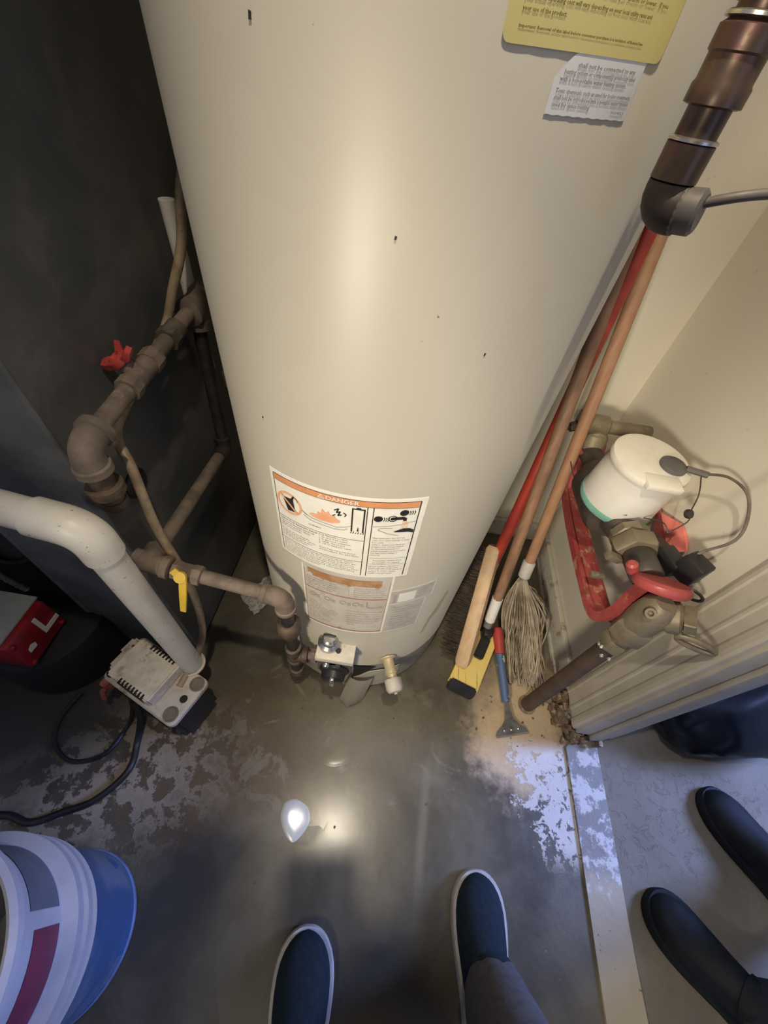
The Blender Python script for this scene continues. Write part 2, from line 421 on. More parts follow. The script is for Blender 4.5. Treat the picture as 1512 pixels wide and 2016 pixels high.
def floor_mat():
    t = NT('wet_stained_concrete')
    X, Y, Z = t.xyz()
    big = t.noise(5.0, 6, 0.62, dist=0.4); mid = t.noise(17, 7, 0.68); fine = t.noise(85, 5, 0.7)
    c = t.mix(t.step(big, 0.35, 0.68), (0.062, 0.053, 0.036), (0.128, 0.112, 0.080))
    # rusty brown area left of centre and by the heater
    br = t.ellipse(-0.22, 0.16, 0.30, 0.16, 0.2, 0.6, mid, 1.6)
    c = t.mix(t.math('MULTIPLY', br, 0.75), c, (0.105, 0.066, 0.033))
    pale = t.ellipse(0.06, 0.24, 0.22, 0.09, 0.0, 0.7, mid, 1.4)
    c = t.mix(t.math('MULTIPLY', pale, 0.55), c, (0.205, 0.18, 0.13))
    pt = t.step(t.noise(9, 7, 0.72, dist=0.8), 0.56, 0.60)
    c = t.mix(t.math('MULTIPLY', t.math('MULTIPLY', pt, t.ellipse(-0.10, 0.20, 0.42, 0.16, 0.0, 0.5, mid, 0.8)), 0.55), c, (0.215, 0.19, 0.14))
    sc2 = t.math('MULTIPLY', t.step(t.noise(22, 6, 0.7), 0.60, 0.68), t.step(Y, -0.1, 0.15))
    c = t.mix(t.math('MULTIPLY', sc2, 0.5), c, (0.07, 0.045, 0.025))
    # photographer's shadow and dark reflection painted into the floor colour
    dk = t.ellipse(0.16, -0.34, 0.46, 0.30, 0.0, 0.5, big, 1.2)
    c = t.mix(t.math('MULTIPLY', dk, 0.65), c, (0.042, 0.038, 0.031))
    # lighter crack ridge running towards the heater
    cr = t.step(t.math('ABSOLUTE', t.math('ADD', t.math('SUBTRACT', X, t.math('MULTIPLY', Y, 0.04)), t.math('MULTIPLY', t.math('SUBTRACT', mid, 0.5), 0.05) if False else -0.205)), 0.016, 0.002)
    cr = t.math('MULTIPLY', cr, t.math('MULTIPLY', t.step(Y, -0.12, -0.02), t.step(Y, 0.24, 0.10)))
    c = t.mix(t.math('MULTIPLY', cr, 0.35), c, (0.22, 0.20, 0.15))
    # peeled floor paint by the pump
    pl = t.ellipse(-0.52, 0.06, 0.21, 0.13, 0.35, 0.75, mid, 2.6)
    pl = t.math('MULTIPLY', pl, t.step(mid, 0.47, 0.51))
    c = t.mix(pl, c, t.mix(fine, (0.30, 0.25, 0.19), (0.42, 0.36, 0.28)))
    # burner's shadow painted black on the floor in front of the furnace
    burner_shade = t.ellipse(-0.80, 0.20, 0.26, 0.20, 0.0, 0.5, mid, 1.2)
    c = t.mix(burner_shade, c, (0.03, 0.028, 0.025))
    # dry sandy corner under the tools
    sd = t.ellipse(0.46, 0.33, 0.135, 0.19, -0.15, 0.25, mid, 1.1)
    c = t.mix(sd, c, t.mix(fine, (0.42, 0.31, 0.185), (0.54, 0.42, 0.27)))
    spk = t.math('MULTIPLY', sd, t.step(t.noise(48, 4, 0.6), 0.64, 0.70))
    c = t.mix(spk, c, (0.12, 0.09, 0.06))
    bk = t.ellipse(0.36, 0.62, 0.10, 0.28, -0.1, 0.5, mid, 1.2)
    c = t.mix(t.math('MULTIPLY', bk, 0.8), c, (0.10, 0.072, 0.045))
    # flaking white paint along the sill
    e = t.math('ADD', X, t.math('MULTIPLY', Y, -0.62))       # grows towards the sill
    wp = t.math('ADD', t.math('MULTIPLY', t.math('SUBTRACT', X, t.math('SUBTRACT', 0.535, t.math('MULTIPLY', Y, 0.50))), 9.0), t.math('SUBTRACT', mid, 0.5))
    wp = t.math('ADD', wp, t.math('MULTIPLY', t.math('SUBTRACT', t.noise(36, 6, 0.7), 0.5), 3.6))
    wp = t.math('MULTIPLY', t.step(wp, -0.10, 0.06), t.step(t.noise(42, 5, 0.65, dist=0.5), 0.60, 0.55))
    wp = t.math('MULTIPLY', wp, t.math('MULTIPLY', t.step(Y, -0.01, 0.06), t.step(Y, 0.265, 0.235)))
    wp = t.math('MULTIPLY', wp, t.step(X, 0.40, 0.43))
    sp2 = t.math('MULTIPLY', t.step(t.noise(30, 6, 0.7), 0.64, 0.68), t.step(X, 0.40, 0.56))
    sp2 = t.math('MULTIPLY', sp2, t.step(Y, -0.30, -0.20))
    sp2 = t.math('MULTIPLY', sp2, t.step(Y, 0.20, 0.05))
    wm = t.math('MAXIMUM', wp, sp2)
    c = t.mix(wm, c, t.mix(t.step(Y, -0.02, 0.04), (0.42, 0.33, 0.22), (0.56, 0.53, 0.49)))
    # the drier slab beyond the sill
    out = t.step(X, 0.655, 0.665)
    c = t.mix(out, c, t.mix(t.step(big, 0.3, 0.7), (0.125, 0.105, 0.074), (0.18, 0.155, 0.115)))
    c = t.mix(t.math('MULTIPLY', out, t.step(mid, 0.62, 0.72)), c, (0.14, 0.12, 0.095))
    # wetness
    dry = t.math('MAXIMUM', t.math('MAXIMUM', sd, pl), t.math('MAXIMUM', wm, out))
    wet = t.ellipse(0.04, 0.0, 0.40, 0.42, 0.0, 0.4, big, 1.0)
    r = t.mixf(t.math('MULTIPLY', wet, t.math('SUBTRACT', 1.0, dry)), 0.55, t.mixf(mid, 0.22, 0.36))
    r = t.mixf(dry, r, 0.75)
    h = t.math('ADD', t.math('MULTIPLY', mid, 0.6), t.math('MULTIPLY', fine, 0.25))
    h = t.math('ADD', h, t.math('MULTIPLY', t.math('MAXIMUM', wm, pl), 0.35))
    b = t.n('ShaderNodeBump'); b.inputs['Distance'].default_value = 0.006
    t.put(b.inputs['Strength'], t.mixf(t.math('MAXIMUM', dry, t.math('SUBTRACT', 1.0, wet)), 0.06, 0.55))
    t.put(b.inputs['Height'], h); t.put(t.b.inputs['Normal'], b.outputs[0])
    return t.out(c, r, spec=0.5)
floor_m = floor_mat()

def sill_mat():
    t = NT('flaking_painted_sill')
    X, Y, Z = t.xyz()
    n = t.noise(26, 6, 0.7); m2 = t.noise(9, 4)
    tan = t.mix(m2, (0.33, 0.275, 0.185), (0.40, 0.34, 0.235))
    gw = t.mix(t.step(n, 0.47, 0.56), (0.20, 0.185, 0.165), (0.50, 0.48, 0.45))
    f = t.step(t.math('ADD', Y, t.math('MULTIPLY', t.math('SUBTRACT', n, 0.5), 0.25)), -0.02, 0.03)
    c = t.mix(f, tan, gw)
    c = t.mix(t.step(t.noise(50, 4), 0.68, 0.73), c, (0.12, 0.095, 0.065))
    t.bump(n, 0.6, 0.004)
    return t.out(c, 0.6)
sill_m = sill_mat()

def water_mat():
    t = NT('thin_clear_water')
    nt = t.t
    gl = t.n('ShaderNodeBsdfGlossy'); gl.inputs['Roughness'].default_value = 0.20
    tr = t.n('ShaderNodeBsdfTransparent'); tr.inputs[0].default_value = (0.985, 0.98, 0.96, 1)
    fr = t.n('ShaderNodeFresnel'); fr.inputs['IOR'].default_value = 1.33
    mx = t.n('ShaderNodeMixShader')
    bp = t.n('ShaderNodeBump'); bp.inputs['Strength'].default_value = 0.05; bp.inputs['Distance'].default_value = 0.002
    t.put(bp.inputs['Height'], t.noise(16, 2))
    for s in (gl, fr): nt.links.new(bp.outputs[0], s.inputs['Normal'])
    bf = t.n('ShaderNodeNewGeometry').outputs['Backfacing']      # light leaving the water from below passes through
    nt.links.new(t.math('MULTIPLY', fr.outputs[0], t.math('SUBTRACT', 1.0, bf)), mx.inputs[0]); nt.links.new(tr.outputs[0], mx.inputs[1]); nt.links.new(gl.outputs[0], mx.inputs[2])
    nt.links.new(mx.outputs[0], nt.nodes['Material Output'].inputs[0])
    return t.m
water = water_mat()
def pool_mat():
    t = NT('glare_paled_pool_water')
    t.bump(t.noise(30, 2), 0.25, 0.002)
    return t.out((0.50, 0.50, 0.44), 0.25, spec=1.0)  # pale base colour imitates the lamp's glare on the water
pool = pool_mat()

# ------------------------------------------------------------------ the room
XW, XWo, YE, YB, ZC = 0.60, 0.685, 0.305, 0.97, 2.35
b = NB(); bx(b, (-1.30, -1.5, -0.10), (2.65, 2.0, 0.0)); struct('floor', b, floor_m)
b = NB(); bx(b, (-1.30, -1.5, ZC), (2.65, 2.0, ZC + 0.1)); struct('ceiling', b, cream)
b = NB(); bx(b, (-1.30, YB, 0), (XW, YB + 0.1, ZC)); struct('wall_back', b, cream)
b = NB(); bx(b, (XW, YE, 0), (XWo, 2.0, ZC)); bx(b, (XW, -0.75, 2.05), (XWo, YE, ZC)); bx(b, (XW, -1.5, 0), (XWo, -0.75, ZC))
struct('wall_right', b, cream)
b = NB(); bx(b, (-1.40, -1.5, 0), (-1.30, YB + 0.1, ZC)); struct('wall_left', b, cream)
b = NB(); bx(b, (-1.40, -1.6, 0), (2.65, -1.5, ZC)); struct('wall_front', b, cream)
b = NB()
bx(b, (2.65, -1.6, 0), (2.75, 0.10, ZC)); bx(b, (2.65, 1.14, 0), (2.75, 2.1, ZC)); bx(b, (2.65, 0.10, 0), (2.75, 1.14, 1.0)); bx(b, (2.65, 0.10, 1.9), (2.75, 1.14, ZC))
struct('wall_far_side', b, cream)  # gap left for the assumed window
b = NB(); bx(b, (XWo, 2.0, 0), (2.65, 2.1, ZC)); struct('wall_outer_back', b, cream)
win = NB()  # assumed window, unseen, added around the daylight source
for p0, p1 in (((2.63, 0.08, 0.97), (2.68, 1.16, 1.02)), ((2.63, 0.08, 1.88), (2.68, 1.16, 1.93)), ((2.63, 0.08, 0.97), (2.68, 0.13, 1.93)), ((2.63, 1.11, 0.97), (2.68, 1.16, 1.93)), ((2.64, 0.6, 1.0), (2.67, 0.64, 1.9))):
    bx(win, p0, p1)
struct('assumed_window_1', win, white_trim)

# baseboards
b = NB()
bx(b, (XW - 0.016, 0.412, 0), (XW, YB, 0.085), bevel=0.003)
bx(b, (XW - 0.022, 0.412, 0.0), (XW - 0.016, YB - 0.02, 0.012))
struct('baseboard_right', b, rot_wood, smooth=True)
b = NB(); bx(b, (-0.43, YB - 0.016, 0), (XW - 0.016, YB, 0.085), bevel=0.003); struct('baseboard_back', b, rot_wood, smooth=True)
# moulded door casing: profile in (y, projection towards -X), swept upwards
def casing(name, y_in, y_out, sgn):
    W = abs(y_out - y_in)
    prof = [(0, 0.000), (0, 0.006), (0.06, 0.009), (0.12, 0.0100), (0.16, 0.0082), (0.45, 0.0088), (0.50, 0.0108), (0.54, 0.0108), (0.57, 0.0090),
            (0.74, 0.0094), (0.79, 0.0125), (0.88, 0.0140), (0.95, 0.0135), (1.0, 0.011), (1.0, 0.0)]
    b = NB()
    levels = [0.045, 0.2, 0.6, 1.2, 2.14]
    rings = []
    for z in levels:
        rings.append([b.verts.new((XW - q, y_out + sgn * f * W, z)) for f, q in prof])
    n = len(prof)
    for A, B in zip(rings, rings[1:]):
        for i in range(n): b.faces.new((A[i], A[(i+1) % n], B[(i+1) % n], B[i]))
    b.faces.new(rings[0]); b.faces.new(rings[-1][::-1])
    return struct(name, b, white_trim, smooth=False)
casing('trim_1', 0.30, 0.405, -1)
casing('trim_2', -0.745, -0.85, 1)
# jamb lining of the doorway
b = NB()
bx(b, (XW - 0.002, YE - 0.013, 0.035), (XWo + 0.006, YE, 2.05), bevel=0.003)
bx(b, (XW + 0.035, YE - 0.024, 0.03), (XWo - 0.02, YE - 0.013, 2.05), bevel=0.003)
bx(b, (XWo, YE - 0.013, 0.03), (XWo + 0.014, YE + 0.07, 2.1), bevel=0.003)
struct('trim_3', b, white_trim, smooth=True)
# rotten foot of the casing
b = NB()
for k in range(70):
    y = random.uniform(0.275, 0.41); x = random.uniform(XW - 0.045, XW + 0.06) if y < 0.31 else random.uniform(XW - 0.05, XW - 0.008)
    s = random.uniform(0.003, 0.008); h = random.uniform(0.006, 0.045)
    bx(b, (x - s, y - s * 1.3, 0), (x + s, y + s * 1.3, h), rot=Matrix.Rotation(random.uniform(-0.5, 0.5), 3, random.choice('XYZ')), bevel=0.0015)
struct('trim_4', b, M('crumbling_brown_wood', (0.17, 0.115, 0.07), (0.42, 0.35, 0.26), 0.9, scale=40, lo=0.45, hi=0.65, bump=0.6), smooth=True)
# concrete sill across the doorway
b = NB()
ring = [(0.577, -0.74), (0.577, -0.4), (0.577, -0.1), (0.580, 0.1), (0.578, 0.262), (0.600, 0.285), (0.655, 0.288), (0.668, 0.27), (0.664, 0.1), (0.659, -0.1), (0.662, -0.4), (0.662, -0.74)]
prism(b, ring, 0.0, 0.006)
bmesh.ops.bevel(b, geom=[e for e in b.edges if all(v.co.z > 0.004 for v in e.verts)], offset=0.003, segments=2, affect='EDGES')
struct('trim_5', b, sill_m, smooth=True)

# ------------------------------------------------------------------ water heater
TX, TY, TR = -0.027, 0.578, 0.249
def tp(th, z, off=0.0):
    a = math.radians(th); return Vector((TX + (TR + off) * math.sin(a), TY - (TR + off) * math.cos(a), z))
heater = thing('water_heater', 'tall beige cylindrical water heater standing between the furnace and the wall', 'water heater', (TX, TY, 0))
b = NB()
lathe(b, [(TR - 0.012, 0.012), (TR - 0.004, 0.012), (TR, 0.02), (TR, 0.166), (TR + 0.0012, 0.168), (TR + 0.0012, 0.172), (TR, 0.174), (TR, 1.42), (TR - 0.004, 1.43), (TR - 0.03, 1.445), (0, 1.46)], (TX, TY, 0), n=96)
obj('tank_jacket', b, tank_paint, heater)
b = NB(); lathe(b, [(TR - 0.03, 0.0), (TR - 0.012, 0.0), (TR - 0.010, 0.03), (TR - 0.03, 0.03)], (TX, TY, 0), n=64)
obj('base_ring', b, black_iron, heater)

def patch(b, th0, th1, z0, z1, off, nu=14, nv=2, tilt=0.0, mask=None):
    g = []
    for j in range(nv + 1):
        row = []
        for i in range(nu + 1):
            t = th0 + (th1 - th0) * i / nu
            z = z0 + (z1 - z0) * j / nv + tilt * math.radians(t - th0) * TR
            row.append(b.verts.new(tp(t, z, off)))
        g.append(row)
    for j in range(nv):
        for i in range(nu): b.faces.new((g[j][i], g[j][i+1], g[j+1][i+1], g[j+1][i]))
class Label:
    """flat sheet (u right, v up, metres) wrapped on the tank"""
    def __init__(s, th0, z0, tilt): s.th0, s.z0, s.tilt = th0, z0, tilt
    def P(s, u, v, off): return tp(s.th0 + math.degrees(u / TR), s.z0 + v + s.tilt * u, off)
    def rect(s, b, u0, v0, u1, v1, off=0.0012, nu=None):
        nu = nu or max(1, int(abs(u1 - u0) / 0.008) + 1)
        lo = [b.verts.new(s.P(u0 + (u1-u0)*i/nu, v0, off)) for i in range(nu+1)]
        hi = [b.verts.new(s.P(u0 + (u1-u0)*i/nu, v1, off)) for i in range(nu+1)]
        for i in range(nu): b.faces.new((lo[i], lo[i+1], hi[i+1], hi[i]))
    def sheet(s, b, u0, v0, u1, v1, off=0.0007):
        """paper with an edge thickness, sides reach the tank"""
        s.rect(b, u0, v0, u1, v1, off)
        for (a, c, d, e) in ((u0, v0, u1, v0), (u0, v1, u1, v1)):
            n = 24
            A = [b.verts.new(s.P(a + (d-a)*i/n, c, off)) for i in range(n+1)]; B = [b.verts.new(s.P(a + (d-a)*i/n, c, 0)) for i in range(n+1)]
            for i in range(n): b.faces.new((A[i], A[i+1], B[i+1], B[i]))
    def poly(s, b, pts, off=0.0012):
        b.faces.new([b.verts.new(s.P(u, v, off)) for u, v in pts])
    def line(s, b, pts, w, off=0.0012):
        for (u0, v0), (u1, v1) in zip(pts, pts[1:]):
            d = Vector((u1-u0, v1-v0)); 
            if d.length < 1e-7: continue
            d.normalize(); n = Vector((-d.y, d.x)) * w / 2
            s.poly(b, [(u0+n.x, v0+n.y), (u0-n.x, v0-n.y), (u1-n.x, v1-n.y), (u1+n.x, v1+n.y)], off)
    def disc(s, b, u, v, r, off=0.0012, n=16, ry=None):
        s.poly(b, [(u + r*math.cos(2*PI*i/n), v + (ry or r)*math.sin(2*PI*i/n)) for i in range(n)], off)
    def ringd(s, b, u, v, r, w, off=0.0013, n=20):
        a = [b.verts.new(s.P(u + r*math.cos(2*PI*i/n), v + r*math.sin(2*PI*i/n), off)) for i in range(n)]
        c = [b.verts.new(s.P(u + (r-w)*math.cos(2*PI*i/n), v + (r-w)*math.sin(2*PI*i/n), off)) for i in range(n)]
        for i in range(n): b.faces.new((a[i], a[(i+1) % n], c[(i+1) % n], c[i]))
    def text(s, b, string, u, v, size, off=0.0013, width=None, res=1, bold=0.0):
        vs, fs, wd = text_mesh(string, res, bold)
        sx = size if width is None else width / max(wd, 1e-6)
        idx = [b.verts.new(s.P(u + x * sx, v + y * size, off)) for x, y in vs]
        for f in fs:
            try: b.faces.new([idx[i] for i in f])
            except ValueError: pass
_tc = {}
def text_mesh(string, res=1, bold=0.0):
    k = (string, res, bold)
    if k in _tc: return _tc[k]
    cu = bpy.data.curves.new('t', 'FONT'); cu.body = string; cu.size = 1.0; cu.resolution_u = res; cu.offset = bold
    o = bpy.data.objects.new('t', cu); COL.objects.link(o)
    bpy.context.view_layer.update()
    dg = bpy.context.evaluated_depsgraph_get()
    me = bpy.data.meshes.new_from_object(o.evaluated_get(dg))
    vs = [(v.co.x, v.co.y) for v in me.vertices]; fs = [tuple(p.vertices) for p in me.polygons]
    wd = max((v[0] for v in vs), default=1.0)
    bpy.data.objects.remove(o); bpy.data.curves.remove(cu); bpy.data.meshes.remove(me)
    _tc[k] = (vs, fs, wd); return _tc[k]

def para(L, b, lines, u, v, size, lead, width):
    for i, s in enumerate(lines):
        if not s: continue
        full = i < len(lines) - 1 and len(s) > 0.8 * max(len(x) for x in lines)
        k = len(s) / max(len(x) for x in lines)
        L.text(b, s, u, v - i * lead, size, width=width * min(1.0, k))

# --- danger label
D = Label(-33.0, 0.577, 0.085)
b = NB(); D.sheet(b, 0, 0, 0.2255, 0.193); danger = obj('danger_label', b, paper, heater, smooth=True, label='cream warning label with an orange danger banner and pictograms')
b = NB(); D.rect(b, 0.008, 0.176, 0.2165, 0.187); obj('orange_banner', b, ink_orange, danger)
b = NB(); D.rect(b, 0.008, 0.1866, 0.2165, 0.1876); D.rect(b, 0.008, 0.1754, 0.2165, 0.1762)
D.rect(b, 0.0062, 0.006, 0.0072, 0.187); D.rect(b, 0.1485, 0.006, 0.1497, 0.176); D.rect(b, 0.1565, 0.006, 0.1577, 0.176); D.rect(b, 0.2160, 0.006, 0.2175, 0.187)
D.rect(b, 0.008, 0.1000, 0.1485, 0.1006); D.rect(b, 0.008, 0.0445, 0.1485, 0.0451)
objs('ruled_lines', b, ink_black, danger)
b = NB(); D.text(b, 'DANGER', 0.092, 0.1778, 0.0105, width=0.046, off=0.0016, res=2, bold=0.012)
D.line(b, [(0.081, 0.1778), (0.0855, 0.1855), (0.0900, 0.1778), (0.081, 0.1778)], 0.0010, 0.0016); D.rect(b, 0.0851, 0.1800, 0.0859, 0.1832, 0.0016); D.disc(b, 0.0855, 0.1789, 0.0006, 0.0016, 8)
stuff(obj('banner_lettering', b, paper, danger))
b = NB(); D.ringd(b, 0.0315, 0.1375, 0.0230, 0.0040); D.line(b, [(0.0165, 0.1525), (0.0465, 0.1225)], 0.0035, 0.0017); objs('prohibition_ring', b, ink_peach, danger)
b = NB()
D.poly(b, [(0.0205, 0.148), (0.0395, 0.150), (0.0420, 0.124), (0.0285, 0.1215)], 0.0014)
D.poly(b, [(0.0355, 0.150), (0.0400, 0.158), (0.0425, 0.157), (0.0395, 0.149)], 0.0014)
D.line(b, [(0.0400, 0.157), (0.0455, 0.1545), (0.0480, 0.149)], 0.0012, 0.0014)
# heater drawing
for r in ((0.1285, 0.1205, 0.1305, 0.1705), (0.1445, 0.1205, 0.1465, 0.1705), (0.1285, 0.1685, 0.1465, 0.1708), (0.1345, 0.1708, 0.1405, 0.1728)): D.rect(b, *r, 0.0014)
for i in range(6): D.poly(b, [(0.1275 + i*0.0035, 0.1165), (0.1292 + i*0.0035, 0.1165), (0.1300 + i*0.0035, 0.1205 + 0.003*(i % 2))], 0.0014)
D.poly(b, [(0.137, 0.1225), (0.1395, 0.1225), (0.1385, 0.1335)], 0.0014)
# burst marks above the flame
D.line(b, [(0.1045, 0.160), (0.1105, 0.1645), (0.1075, 0.1555), (0.1130, 0.1590), (0.1095, 0.1500), (0.1150, 0.1530)], 0.0020, 0.0014)
D.line(b, [(0.1060, 0.151), (0.1020, 0.1475)], 0.0016, 0.0014); D.line(b, [(0.117, 0.158), (0.121, 0.155), (0.119, 0.150)], 0.0016, 0.0014)
# taps, spout and hand
D.disc(b, 0.1645, 0.1535, 0.0060, 0.0014); D.disc(b, 0.1975, 0.1660, 0.0060, 0.0014)
for cx, cy in ((0.1715, 0.1530), (0.2045, 0.1655)):
    for k in range(3): D.line(b, [(cx + k*0.0030, cy - 0.004), (cx + 0.0016 + k*0.0030, cy), (cx + 0.0004 + k*0.0030, cy + 0.004)], 0.0012, 0.0014)
D.ringd(b, 0.1835, 0.1545, 0.0062, 0.0014); D.disc(b, 0.1835, 0.1545, 0.0030, 0.0014)
D.poly(b, [(0.1850, 0.1520), (0.1850, 0.1575), (0.1980, 0.1580), (0.2025, 0.1550), (0.2025, 0.1490), (0.1985, 0.1490), (0.1970, 0.1525)], 0.0014)
D.poly(b, [(0.1905, 0.1275), (0.1960, 0.1305), (0.2010, 0.1325), (0.2090, 0.1320), (0.2155, 0.1275), (0.2155, 0.1210), (0.2080, 0.1240), (0.1990, 0.1240), (0.1880, 0.1245), (0.1905, 0.1262), (0.1865, 0.1270)], 0.0014)
objs('pictogram_black', b, ink_black, danger)
b = NB()
D.poly(b, [(0.066, 0.136), (0.071, 0.140), (0.078, 0.1395), (0.080, 0.147), (0.084, 0.144), (0.0865, 0.156), (0.091, 0.149), (0.096, 0.154), (0.098, 0.147), (0.104, 0.1485), (0.107, 0.142), (0.113, 0.139), (0.112, 0.134), (0.100, 0.130), (0.084, 0.130), (0.072, 0.132)], 0.0013)
for k in range(5): D.line(b, [(0.1985 + k*0.0014, 0.1480), (0.1965 + k*0.0022, 0.1335)], 0.0007, 0.0013)
objs('pictogram_flame', b, ink_peach, danger)
b = NB()
for pts in ([(0.052, 0.139), (0.060, 0.131), (0.072, 0.1275), (0.090, 0.1255), (0.108, 0.1235), (0.121, 0.1275), (0.129, 0.132)], [(0.056, 0.128), (0.068, 0.122), (0.086, 0.1200), (0.106, 0.1185), (0.118, 0.1200), (0.124, 0.1245)], [(0.050, 0.146), (0.055, 0.136), (0.064, 0.130)],
            [(0.158, 0.136), (0.176, 0.1375), (0.196, 0.141), (0.2155, 0.147)], [(0.168, 0.133), (0.166, 0.129), (0.180, 0.121), (0.196, 0.116)], [(0.168, 0.133), (0.186, 0.1335)]):
    D.line(b, pts, 0.0008)
D.text(b, 'Vapors from flammable liquids', 0.010, 0.0965 - 0.0025, 0.0050, width=0.068, bold=0.01)
D.text(b, 'WARNING', 0.064, 0.1095, 0.0046, width=0.020)
p1 = ['Vapors from flammable liquids will', 'explode and catch fire causing', 'death or severe burns.', '', 'Do not use or store flammable', 'products such as gasoline, solvents', 'or adhesives in the same room or', 'area near the water heater.']
para(D, b, p1, 0.010, 0.0880, 0.0046, 0.0052, 0.064)
p2 = ['Keep flammable products:', '1. far away from heater,', '2. in approved containers,', '3. tightly closed and', '4. out of children\'s reach.', '', 'Water heater has a main burner', 'and pilot flame. The pilot flame:']
para(D, b, p2, 0.080, 0.0950, 0.0048, 0.0054, 0.064)
p3 = ['which is on all the time and will ignite flammable vapors. Vapors:', 'cannot be seen, are heavier than air, go a long way on the floor and', 'can be carried from other rooms to the main burner by air currents.', 'Do not install water heater where flammable products will be stored', 'or used unless the heater is 18 inches above the floor. Read and follow', 'water heater warnings and instructions. If owners manual is missing,', 'contact the retailer or manufacturer.']
para(D, b, p3, 0.010, 0.0390, 0.0043, 0.0051, 0.135)
p4 = ['Water temperature over 125 F can', 'cause severe burns instantly or death', 'from scalds.', 'Children, disabled and elderly are', 'at highest risk of being scalded.', 'See instruction manual before', 'setting temperature at water heater.', 'Feel water before bathing or', 'showering.']
para(D, b, p4, 0.1600, 0.1085, 0.0045, 0.0054, 0.053)
p5 = ['Temperature limiting valves', 'are available, see manual.']
para(D, b, p5, 0.1650, 0.0500, 0.0048, 0.0060, 0.044)
p6 = ['Improper installation, adjustment or', 'alteration may cause damage, injury', 'or loss of life. Refer to the manual for', 'assistance or consult a qualified', 'installer or the gas supplier.']
para(D, b, p6, 0.1600, 0.0340, 0.0045, 0.0054, 0.053)
D.rect(b, 0.160, 0.0575, 0.214, 0.0580); D.rect(b, 0.160, 0.0405, 0.214, 0.0410)
stuff(obj('fine_print', b, ink_grey, danger, smooth=False))

# --- worn warning label below it
Wn = Label(-23.1, 0.354, 0.085)
b = NB(); Wn.sheet(b, 0, 0, 0.1640, 0.236, 0.0004); warn = obj('warning_label', b, paper_worn, heater, label='worn grey label with faded rust coloured print')
b = NB(); Wn.rect(b, 0, 0, 0.164, 0.006, 0.0008); Wn.rect(b, 0.1600, 0, 0.164, 0.232, 0.0008); Wn.rect(b, 0, 0, 0.0035, 0.22, 0.0008); objs('pale_border', b, paper, warn)
b = NB(); Wn.rect(b, 0.022, 0.193, 0.1430, 0.206, 0.0008); Wn.rect(b, 0.006, 0.146, 0.1590, 0.1490, 0.0008); Wn.rect(b, 0.008, 0.0065, 0.1595, 0.0105, 0.0008)
Wn.rect(b, 0.0042, 0.008, 0.0050, 0.206, 0.0008); Wn.rect(b, 0.1585, 0.008, 0.1592, 0.206, 0.0008)
Wn.line(b, [(0.026, 0.207), (0.030, 0.214), (0.034, 0.207), (0.026, 0.207)], 0.0012, 0.0009); Wn.poly(b, [(0.072, 0.012), (0.0755, 0.018), (0.079, 0.012)], 0.0009)
objs('rust_bands', b, ink_rust, warn)
b = NB()
n = 30
top = [b.verts.new(Wn.P(0.012 + 0.132*i/n, 0.214, 0.0010)) for i in range(n+1)]
bot = [b.verts.new(Wn.P(0.012 + 0.132*i/n, 0.196 + 0.004*math.sin(i*1.7) + 0.004*math.sin(i*0.6), 0.0010)) for i in range(n+1)]
for i in range(n): b.faces.new((bot[i], bot[i+1], top[i+1], top[i]))
obj('brown_stain', b, rust_stain, warn)
b = NB()
para(Wn, b, ['If the information in these', 'instructions is not followed', 'exactly, a fire or explosion', 'may result causing property', 'damage, injury or death.'], 0.010, 0.184, 0.0060, 0.0072, 0.058)
para(Wn, b, ['What to do if you smell gas:', 'Do not try to light any appliance.', 'Do not touch any electrical switch.', 'Do not use any phone in the building.', 'Call the gas supplier immediately.'], 0.098, 0.184, 0.0056, 0.0072, 0.058)
para(Wn, b, ['LIGHTING', 'INSTRUCTIONS', '1. STOP! Read the safety', 'information on this label.', '2. Set the thermostat to', 'its lowest setting.', '3. Turn gas control knob', 'to the pilot position.', '4. Wait ten minutes.'], 0.010, 0.096, 0.0056, 0.0086, 0.060)
para(Wn, b, ['Push in the control knob fully', 'and press the igniter button', 'until the pilot lights. Hold', 'for about one minute, release.', 'Turn the knob to on. Set the', 'thermostat to the desired', 'setting.'], 0.088, 0.096, 0.0056, 0.0098, 0.066)
for k, uu in enumerate((0.014, 0.044, 0.074, 0.098)):
    Wn.ringd(b, uu + 0.006, 0.126, 0.007, 0.0022, 0.0009, 14); Wn.rect(b, uu + 0.014, 0.118, uu + 0.020, 0.128, 0.0009)
Wn.line(b, [(0.124, 0.138), (0.124, 0.118), (0.132, 0.114), (0.152, 0.117)], 0.0030, 0.0009); Wn.poly(b, [(0.136, 0.114), (0.154, 0.113), (0.156, 0.119), (0.146, 0.121)], 0.0009)
stuff(obj('faded_print', b, ink_faint, warn, smooth=False))
b = NB()
Wn.rect(b, 0.066, 0.150, 0.090, 0.190, 0.0009); Wn.rect(b, 0.036, 0.132, 0.044, 0.142, 0.0009)
objs('faded_panels', b, paper_clear, warn, label='faded blank panels in the worn print')

